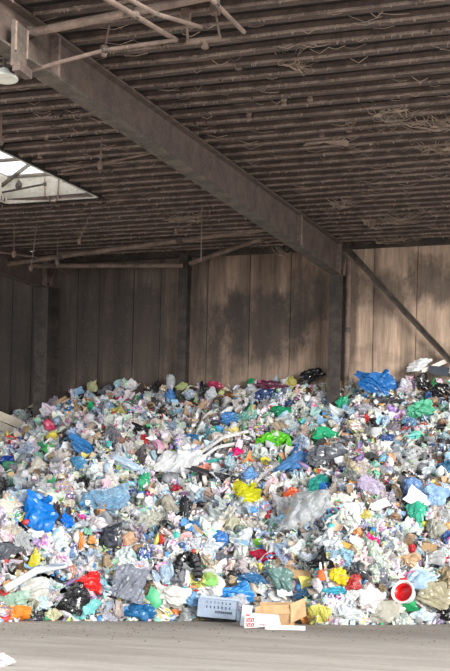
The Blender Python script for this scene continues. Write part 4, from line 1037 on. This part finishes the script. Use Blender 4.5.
# film on the open floor
v, f = crumple(444, 4, 14, .22, 16); m = (R3.T @ (at_floor(4, 663) - E))[2] * -1 / F
o = link('plastic_film', mesh_np('plastic_film', v * np.array([13 * m, 9 * m, 7 * m]), f, M['bag']), None, (0, 0, 0), (.82, .83, .84)); place(o, 3, 666, 26, 14, .5, 0, floor=True)
tag(o, 'crumpled white film lying alone on the concrete floor', 'film')
LM.append((o, 'film on the floor', 3, 662))

# ------------------------------------------------------------------ the rest of the heap, piece by piece
def variants(kind, fn, n, mat, smooth=False):
    out = []
    for i in range(n):
        r = fn(100 + i * 17); out.append(mesh_np(kind, r[0], r[1], M[mat], smooth))
    return out
bagV = [mesh_np('plastic_bag', *crumple(900 + i * 13, 3, 14, .19, 14), M['bag']) for i in range(16)]
bagP = [mesh_np('plastic_bag', *crumple(1900 + i * 13, 3, 14, .19, 14), M['print_bag']) for i in range(8)]
bagK = [mesh_np('plastic_bag', *crumple(2900 + i * 13, 3, 14, .19, 14), M['black']) for i in range(5)]
filV = [mesh_np('plastic_film', *sheet(300 + i * 7, 14, .22, .2, .35), M['film']) for i in range(10)] + [mesh_np('plastic_film', *sheet(600 + i * 7, 14, .25, .2, .35), M['bag']) for i in range(8)]
wraV = variants('wrapper', pouch, 8, 'print')
papV = [mesh_np('paper_scrap', *sheet(800 + i * 7, 8, .12, .12, .3), M['paper']) for i in range(8)]
carV = variants('carton', carton_v, 6, 'carton')
traV = variants('food_tray', tray_v, 5, 'hard')
tubV = variants('tub', tub_v, 5, 'hard')
slaV = variants('cardboard_piece', slab_v, 6, 'card')
strV = variants('strap', strap_v, 6, 'bag')
canV = variants('tin_can', can_v, 4, 'metal')
botV = []
for i in range(6):
    a, b, c, d = bottle_v(70 + i * 3); botV.append((mesh_np('bottle', a, b, M['clearhard' if i % 3 else 'hard'], True), mesh_np('cap', c, d, M['hard'])))
PAL = [  # colour word, colour, weight
    ('white', (.76, .78, .80), 44), ('off-white', (.68, .655, .61), 20), ('pale grey', (.50, .52, .55), 18), ('grey', (.22, .23, .25), 9), ('pale blue', (.42, .55, .70), 14),
    ('blue', (.07, .27, .62), 5), ('light blue', (.28, .52, .77), 6), ('dark blue', (.03, .08, .24), 3), ('black', (.02, .02, .022), 6), ('charcoal', (.07, .07, .08), 5),
    ('beige', (.50, .42, .33), 12), ('tan', (.42, .29, .18), 7), ('brown', (.22, .14, .09), 4), ('green', (.07, .42, .20), 3), ('mint green', (.32, .64, .52), 4), ('lime green', (.32, .56, .12), 1.2),
    ('yellow', (.74, .65, .16), 3.5), ('orange', (.76, .34, .12), 3), ('red', (.60, .05, .05), 4), ('pink', (.76, .46, .53), 5), ('magenta', (.60, .07, .28), 1), ('teal', (.08, .42, .45), 2), ('purple', (.36, .26, .50), 1.5)]
wsum = np.cumsum([w for *_, w in PAL]); wsum = wsum / wsum[-1]
def pick(r, pale=0.0):
    while True:
        k = int(np.searchsorted(wsum, r.random()))
        if pale and k > 4 and r.random() < pale: continue
        return PAL[k][0], PAL[k][1]
KINDS = [  # name, meshes, count, (min px, max px), category, noun, group, paleness
    ('plastic_bag', None, 185, (10, 21), 'bag', 'plastic bag', BAGS, .35),
    ('plastic_film', filV, 290, (9, 20), 'film', 'plastic film', FILMS, .6),
    ('wrapper', wraV, 290, (6, 11), 'wrapper', 'wrapper', 'printed wrappers on the waste heap', .1),
    ('paper_scrap', papV, 280, (6, 12), 'paper', 'paper scrap', 'paper scraps on the waste heap', .75),
    ('bottle', botV, 170, (7, 11), 'bottle', 'bottle', 'plastic bottles on the waste heap', .45),
    ('carton', carV, 130, (7, 12), 'carton', 'carton', 'cartons on the waste heap', .3),
    ('food_tray', traV, 110, (7, 12), 'tray', 'food tray', 'food trays on the waste heap', .5),
    ('tub', tubV, 110, (4, 7.5), 'tub', 'plastic tub', 'plastic tubs on the waste heap', .4),
    ('cardboard_piece', slaV, 110, (7, 13), 'cardboard', 'cardboard piece', 'cardboard pieces on the waste heap', 0),
    ('strap', strV, 130, (10, 22), 'strap', 'plastic strap', 'plastic straps on the waste heap', .4),
    ('tin_can', canV, 40, (5, 7), 'can', 'crushed can', 'crushed cans on the waste heap', .2)]
ir = np.random.default_rng(21)
tpx = np.array([t[0] for t in TOP]); tpy = np.array([t[1] for t in TOP]); bpx = np.array([t[0] for t in BASE]); bpy_ = np.array([t[1] for t in BASE])
jobs = []
for K in KINDS:
    for i in range(K[2]): jobs.append((K, ir.uniform(*K[3])))
jobs.sort(key=lambda j: -j[1])
grid = {}
def crowded(px, py, s):
    for (qx, qy, rx, ry) in occupied:
        if ((px - qx) / (rx + s * .18)) ** 2 + ((py - qy) / (ry + s * .18)) ** 2 < 1: return True
    gx_, gy_ = int(px // 12), int(py // 12)
    for a in range(gx_ - 2, gx_ + 3):
        for b in range(gy_ - 2, gy_ + 3):
            for (qx, qy, qs) in grid.get((a, b), ()):
                if (px - qx) ** 2 + (py - qy) ** 2 < (.205 * (s + qs)) ** 2: return True
    return False
items = []
for (K, s) in jobs:
    for tr_ in range(40):
        px = ir.uniform(-4, 454); y0, y1 = np.interp(px, tpx, tpy), np.interp(px, bpx, bpy_) - s * .25
        py = y0 + (y1 - y0) * ir.random()
        sc = s * (.80 + .40 * (py - y0) / (y1 - y0))
        if not crowded(px, py, sc): break
    else: continue
    grid.setdefault((int(px // 12), int(py // 12)), []).append((px, py, sc))
    cw_, cc = pick(ir, K[7]); p = hit_heap(px, py); m = ((R3.T @ (p - E))[2] * -1) / F; n = heap_n(p)
    name = K[0]
    if max(cc) - min(cc) > .3 and s > 9: s *= .72; sc *= .72
    if name == 'cardboard_piece': cw_, cc = [('brown', (.44, .28, .15)), ('tan', (.56, .38, .22)), ('pale brown', (.62, .48, .33))][ir.integers(3)]
    if name == 'plastic_bag':
        ms = bagK if cw_ in ('black', 'charcoal') else bagP if ir.random() < .3 else bagV
    else: ms = K[1]
    me = ms[ir.integers(len(ms))]; cap = None
    if name == 'bottle': me, cap = me
    jit = 1 + ir.normal(size=3) * .06
    o = link(name, me, None, (0, 0, 0), tuple(np.clip(np.array(cc) * jit, 0, .85)))
    h = s * (.80 + .40 * (py - y0) / (y1 - y0)) * m / 2
    if name in ('plastic_bag',): scl = (h * ir.uniform(.9, 1.3), h * ir.uniform(.55, .9), h * ir.uniform(.6, 1))
    elif name == 'tin_can': scl = (h, h, h)
    else: scl = (h * ir.uniform(.9, 1.1),) * 3
    o.scale = scl
    if name in ('plastic_film', 'paper_scrap', 'wrapper', 'cardboard_piece', 'food_tray', 'strap', 'carton'):
        rot = Matrix.Rotation(YAW + ir.normal() * .5, 3, 'Z') @ Matrix.Rotation(-.45 + ir.normal() * .4, 3, 'X') @ Matrix.Rotation(ir.uniform(0, 6.28), 3, 'Y')
    else:
        rot = Euler(tuple(ir.uniform(0, 6.28, 3))).to_matrix()
    o.rotation_euler = rot.to_euler()
    q_ = p + n * (h * ir.uniform(.15, .55)); q_[1] = min(q_[1], YW - .12 - h); o.location = q_
    if cap is not None and s > 9:
        c = link('cap', cap, o, (0, 0, 0), pick(ir)[1])
    items.append(dict(o=o, kind=name, color=cw_, noun=K[5], cat=K[4], group=K[6], px=px, py=py, s=sc))

# fine litter between the pieces: nobody could count it
def scatter(name, count, lo, hi, seed, label):
    r = np.random.default_rng(seed); V = []; T = []; C = []; base = 0
    protos = [crumple(50, 1, 8, .3), crumple(51, 1, 8, .3)]
    for i in range(6):
        v, f = sheet(60 + i, 4, .3, .25, .5); protos.append((v, [t for a, b, c, d in f for t in ((a, b, c), (a, c, d))]))
    px = r.uniform(-12, 462, count); u = r.random(count)
    X = r.uniform(-19.5, 3.0, count); yb = np.interp(X, bases[:, 0], bases[:, 1]); Y = yb - .12 + (YW - .1 - yb) * r.random(count) ** 1.05
    Z = np.maximum(heap_z(X, Y), 0)
    for i in range(count):
        v, f = protos[i % 8]; s = r.uniform(lo, hi) * (1 + 1.2 * (r.random() < .1)); q = r.normal(size=(3, 3)); q, _ = np.linalg.qr(q)
        a = np.array([1, r.uniform(.3, .8), r.uniform(.3, 1)]) * s
        vv = (v * a) @ q.T + np.array([X[i], Y[i], Z[i] + s * .3])
        V.append(vv); T.append(np.array(f) + base); base += len(v)
        c = PAL[int(np.searchsorted(wsum, r.random()))][1]; C.append(np.tile(np.array([*np.clip(np.array(c) * r.uniform(.8, 1.1), 0, .85), 1]), (len(v), 1)))
    V = np.concatenate(V); T = np.concatenate(T); C = np.concatenate(C)
    me = bpy.data.meshes.new(name); me.vertices.add(len(V)); me.vertices.foreach_set('co', V.ravel())
    me.loops.add(len(T) * 3); me.loops.foreach_set('vertex_index', T.ravel().astype(np.int32)); me.polygons.add(len(T))
    me.polygons.foreach_set('loop_start', np.arange(0, len(T) * 3, 3, dtype=np.int32)); me.update(); me.validate()
    at = me.color_attributes.new('tint', 'FLOAT_COLOR', 'POINT'); at.data.foreach_set('color', C.ravel())
    me.materials.append(M['litter']); o = link(name, me, kind='stuff'); tag(o, label, 'litter')
    return o
scatter('loose_litter', 17000, .035, .095, 5, 'fine mixed litter filling the gaps all over the waste heap')

# crumbs of dirt on the floor along the heap's foot
mb = MB(); r = random.Random(4)
for i in range(260):
    p = at_floor(r.uniform(-5, 455), 624 + abs(r.gauss(0, 7)) + 1)
    v, f = ico(1); s = r.uniform(.006, .016); mb.add(v * np.array([s * r.uniform(1, 2), s, s * .6]) + p + np.array([0, 0, s * .4]), f)
tag(mb.build('dirt_crumbs', M['pipe'], kind='stuff'), 'dirt crumbs scattered on the floor along the foot of the heap', 'dirt')

# ------------------------------------------------------------------ what the camera can see: drop buried pieces, word the labels
bpy.context.view_layer.update()
W2, H2 = 225, 336                       # half the frame's pixels: dense enough for the meshes' own points
PX, ZZ, ID, names = [], [], [], []
_pts = {}
def own_points(me):
    if me.name not in _pts:
        v = np.empty(len(me.vertices) * 3); me.vertices.foreach_get('co', v); c = np.empty(len(me.polygons) * 3); me.polygons.foreach_get('center', c)
        _pts[me.name] = np.concatenate([v.reshape(-1, 3), c.reshape(-1, 3)])
    return _pts[me.name]
for o in SC.objects:
    if o.type != 'MESH': continue
    root = o
    while root.parent is not None: root = root.parent
    if root.get('kind') == 'structure' or root.name.startswith('dirt'): continue
    mw = np.array(o.matrix_world); q = own_points(o.data) @ mw[:3, :3].T + mw[:3, 3] - E
    q = q @ R3; z = -q[:, 2]; a = ((225 + F * q[:, 0] / z) / 2).astype(int); b = ((YH - F * q[:, 1] / z) / 2).astype(int)
    ok = (a >= 0) & (a < W2) & (b >= 0) & (b < H2) & (z > 1)
    if not ok.any(): continue
    PX.append((b * W2 + a)[ok]); ZZ.append(z[ok]); ID.append(np.full(ok.sum(), len(names))); names.append(root.name)
PX, ZZ, ID = map(np.concatenate, (PX, ZZ, ID)); order = np.argsort(-ZZ, kind='stable'); buf = np.full(W2 * H2, -1); buf[PX[order]] = ID[order]
seen = {}
for k, i in zip(*(lambda a: (a, buf[a]))(np.nonzero(buf >= 0)[0])):
    c = seen.setdefault(names[i], [0, 0., 0.]); c[0] += 1; c[1] += (k % W2) * 2 + 1; c[2] += (k // W2) * 2 + 1
keep = []
for it in items:
    c = seen.get(it['o'].name)
    if c is None or c[0] < 3:
        for ch in list(it['o'].children): bpy.data.objects.remove(ch)
        bpy.data.objects.remove(it['o']); continue
    it['n'] = c[0]; it['cx'], it['cy'] = c[1] / c[0], c[2] / c[0]; keep.append(it)
lmk = []
for (o, short, px, py) in LM:
    c = seen.get(o.name)
    if c and c[0] >= 4: lmk.append((short, c[1] / c[0], c[2] / c[0]))
    elif c is None:                     # wholly buried: leave it out
        for ch in list(o.children): bpy.data.objects.remove(ch)
        bpy.data.objects.remove(o)
ADJ = {'plastic_bag': 'crumpled', 'plastic_film': 'creased', 'wrapper': 'printed', 'paper_scrap': 'crumpled', 'bottle': 'crushed', 'carton': 'squashed', 'food_tray': '', 'tub': 'empty', 'cardboard_piece': 'torn', 'strap': 'curled', 'tin_can': ''}
def rel(dx, dy):
    if abs(dx) > abs(dy): return 'on the brace side of' if dx > 0 else 'on the rooflight side of'
    return 'below' if dy > 0 else 'above'
ORD = ['first', 'second', 'third']
classes = {}
for it in keep: classes.setdefault((it['kind'], it['color']), []).append(it)
for (k, col), its in classes.items():
    P = [(it['cx'], it['cy']) for it in its]; used = set()
    for i, it in enumerate(its):
        best = None
        for (short, lx, ly) in sorted(lmk, key=lambda l: (l[1] - P[i][0]) ** 2 + (l[2] - P[i][1]) ** 2)[:14]:
            rl = rel(P[i][0] - lx, P[i][1] - ly); d2 = (P[i][0] - lx) ** 2 + (P[i][1] - ly) ** 2
            rank = sum(1 for j, q in enumerate(P) if j != i and rel(q[0] - lx, q[1] - ly) == rl and (q[0] - lx) ** 2 + (q[1] - ly) ** 2 < d2)
            if rank < 3:
                others = sum(1 for j, q in enumerate(P) if j != i and rel(q[0] - lx, q[1] - ly) == rl)
                cand = (rank * 900 + d2, rank, rl, short)
                if len(f'{ORD[rank]} {col} {ADJ[k]} {it["noun"]} {rl} the {short}'.split()) <= 16 and (best is None or cand < best): best = cand
        if best is None: best = (0, 0, 'near', lmk[0][0])
        _, rank, rl, short = best
        words = ['' if rank == 0 else ORD[rank], it['color'], ADJ[k], it['noun'], ('just ' if rank == 0 else '') + rl, 'the', short]
        lab = ' '.join(w for w in words if w)
        tag(it['o'], lab, it['cat'], it['group'])
print('ITEMS', len(items), 'KEPT', len(keep), 'OBJECTS', len(bpy.data.objects))
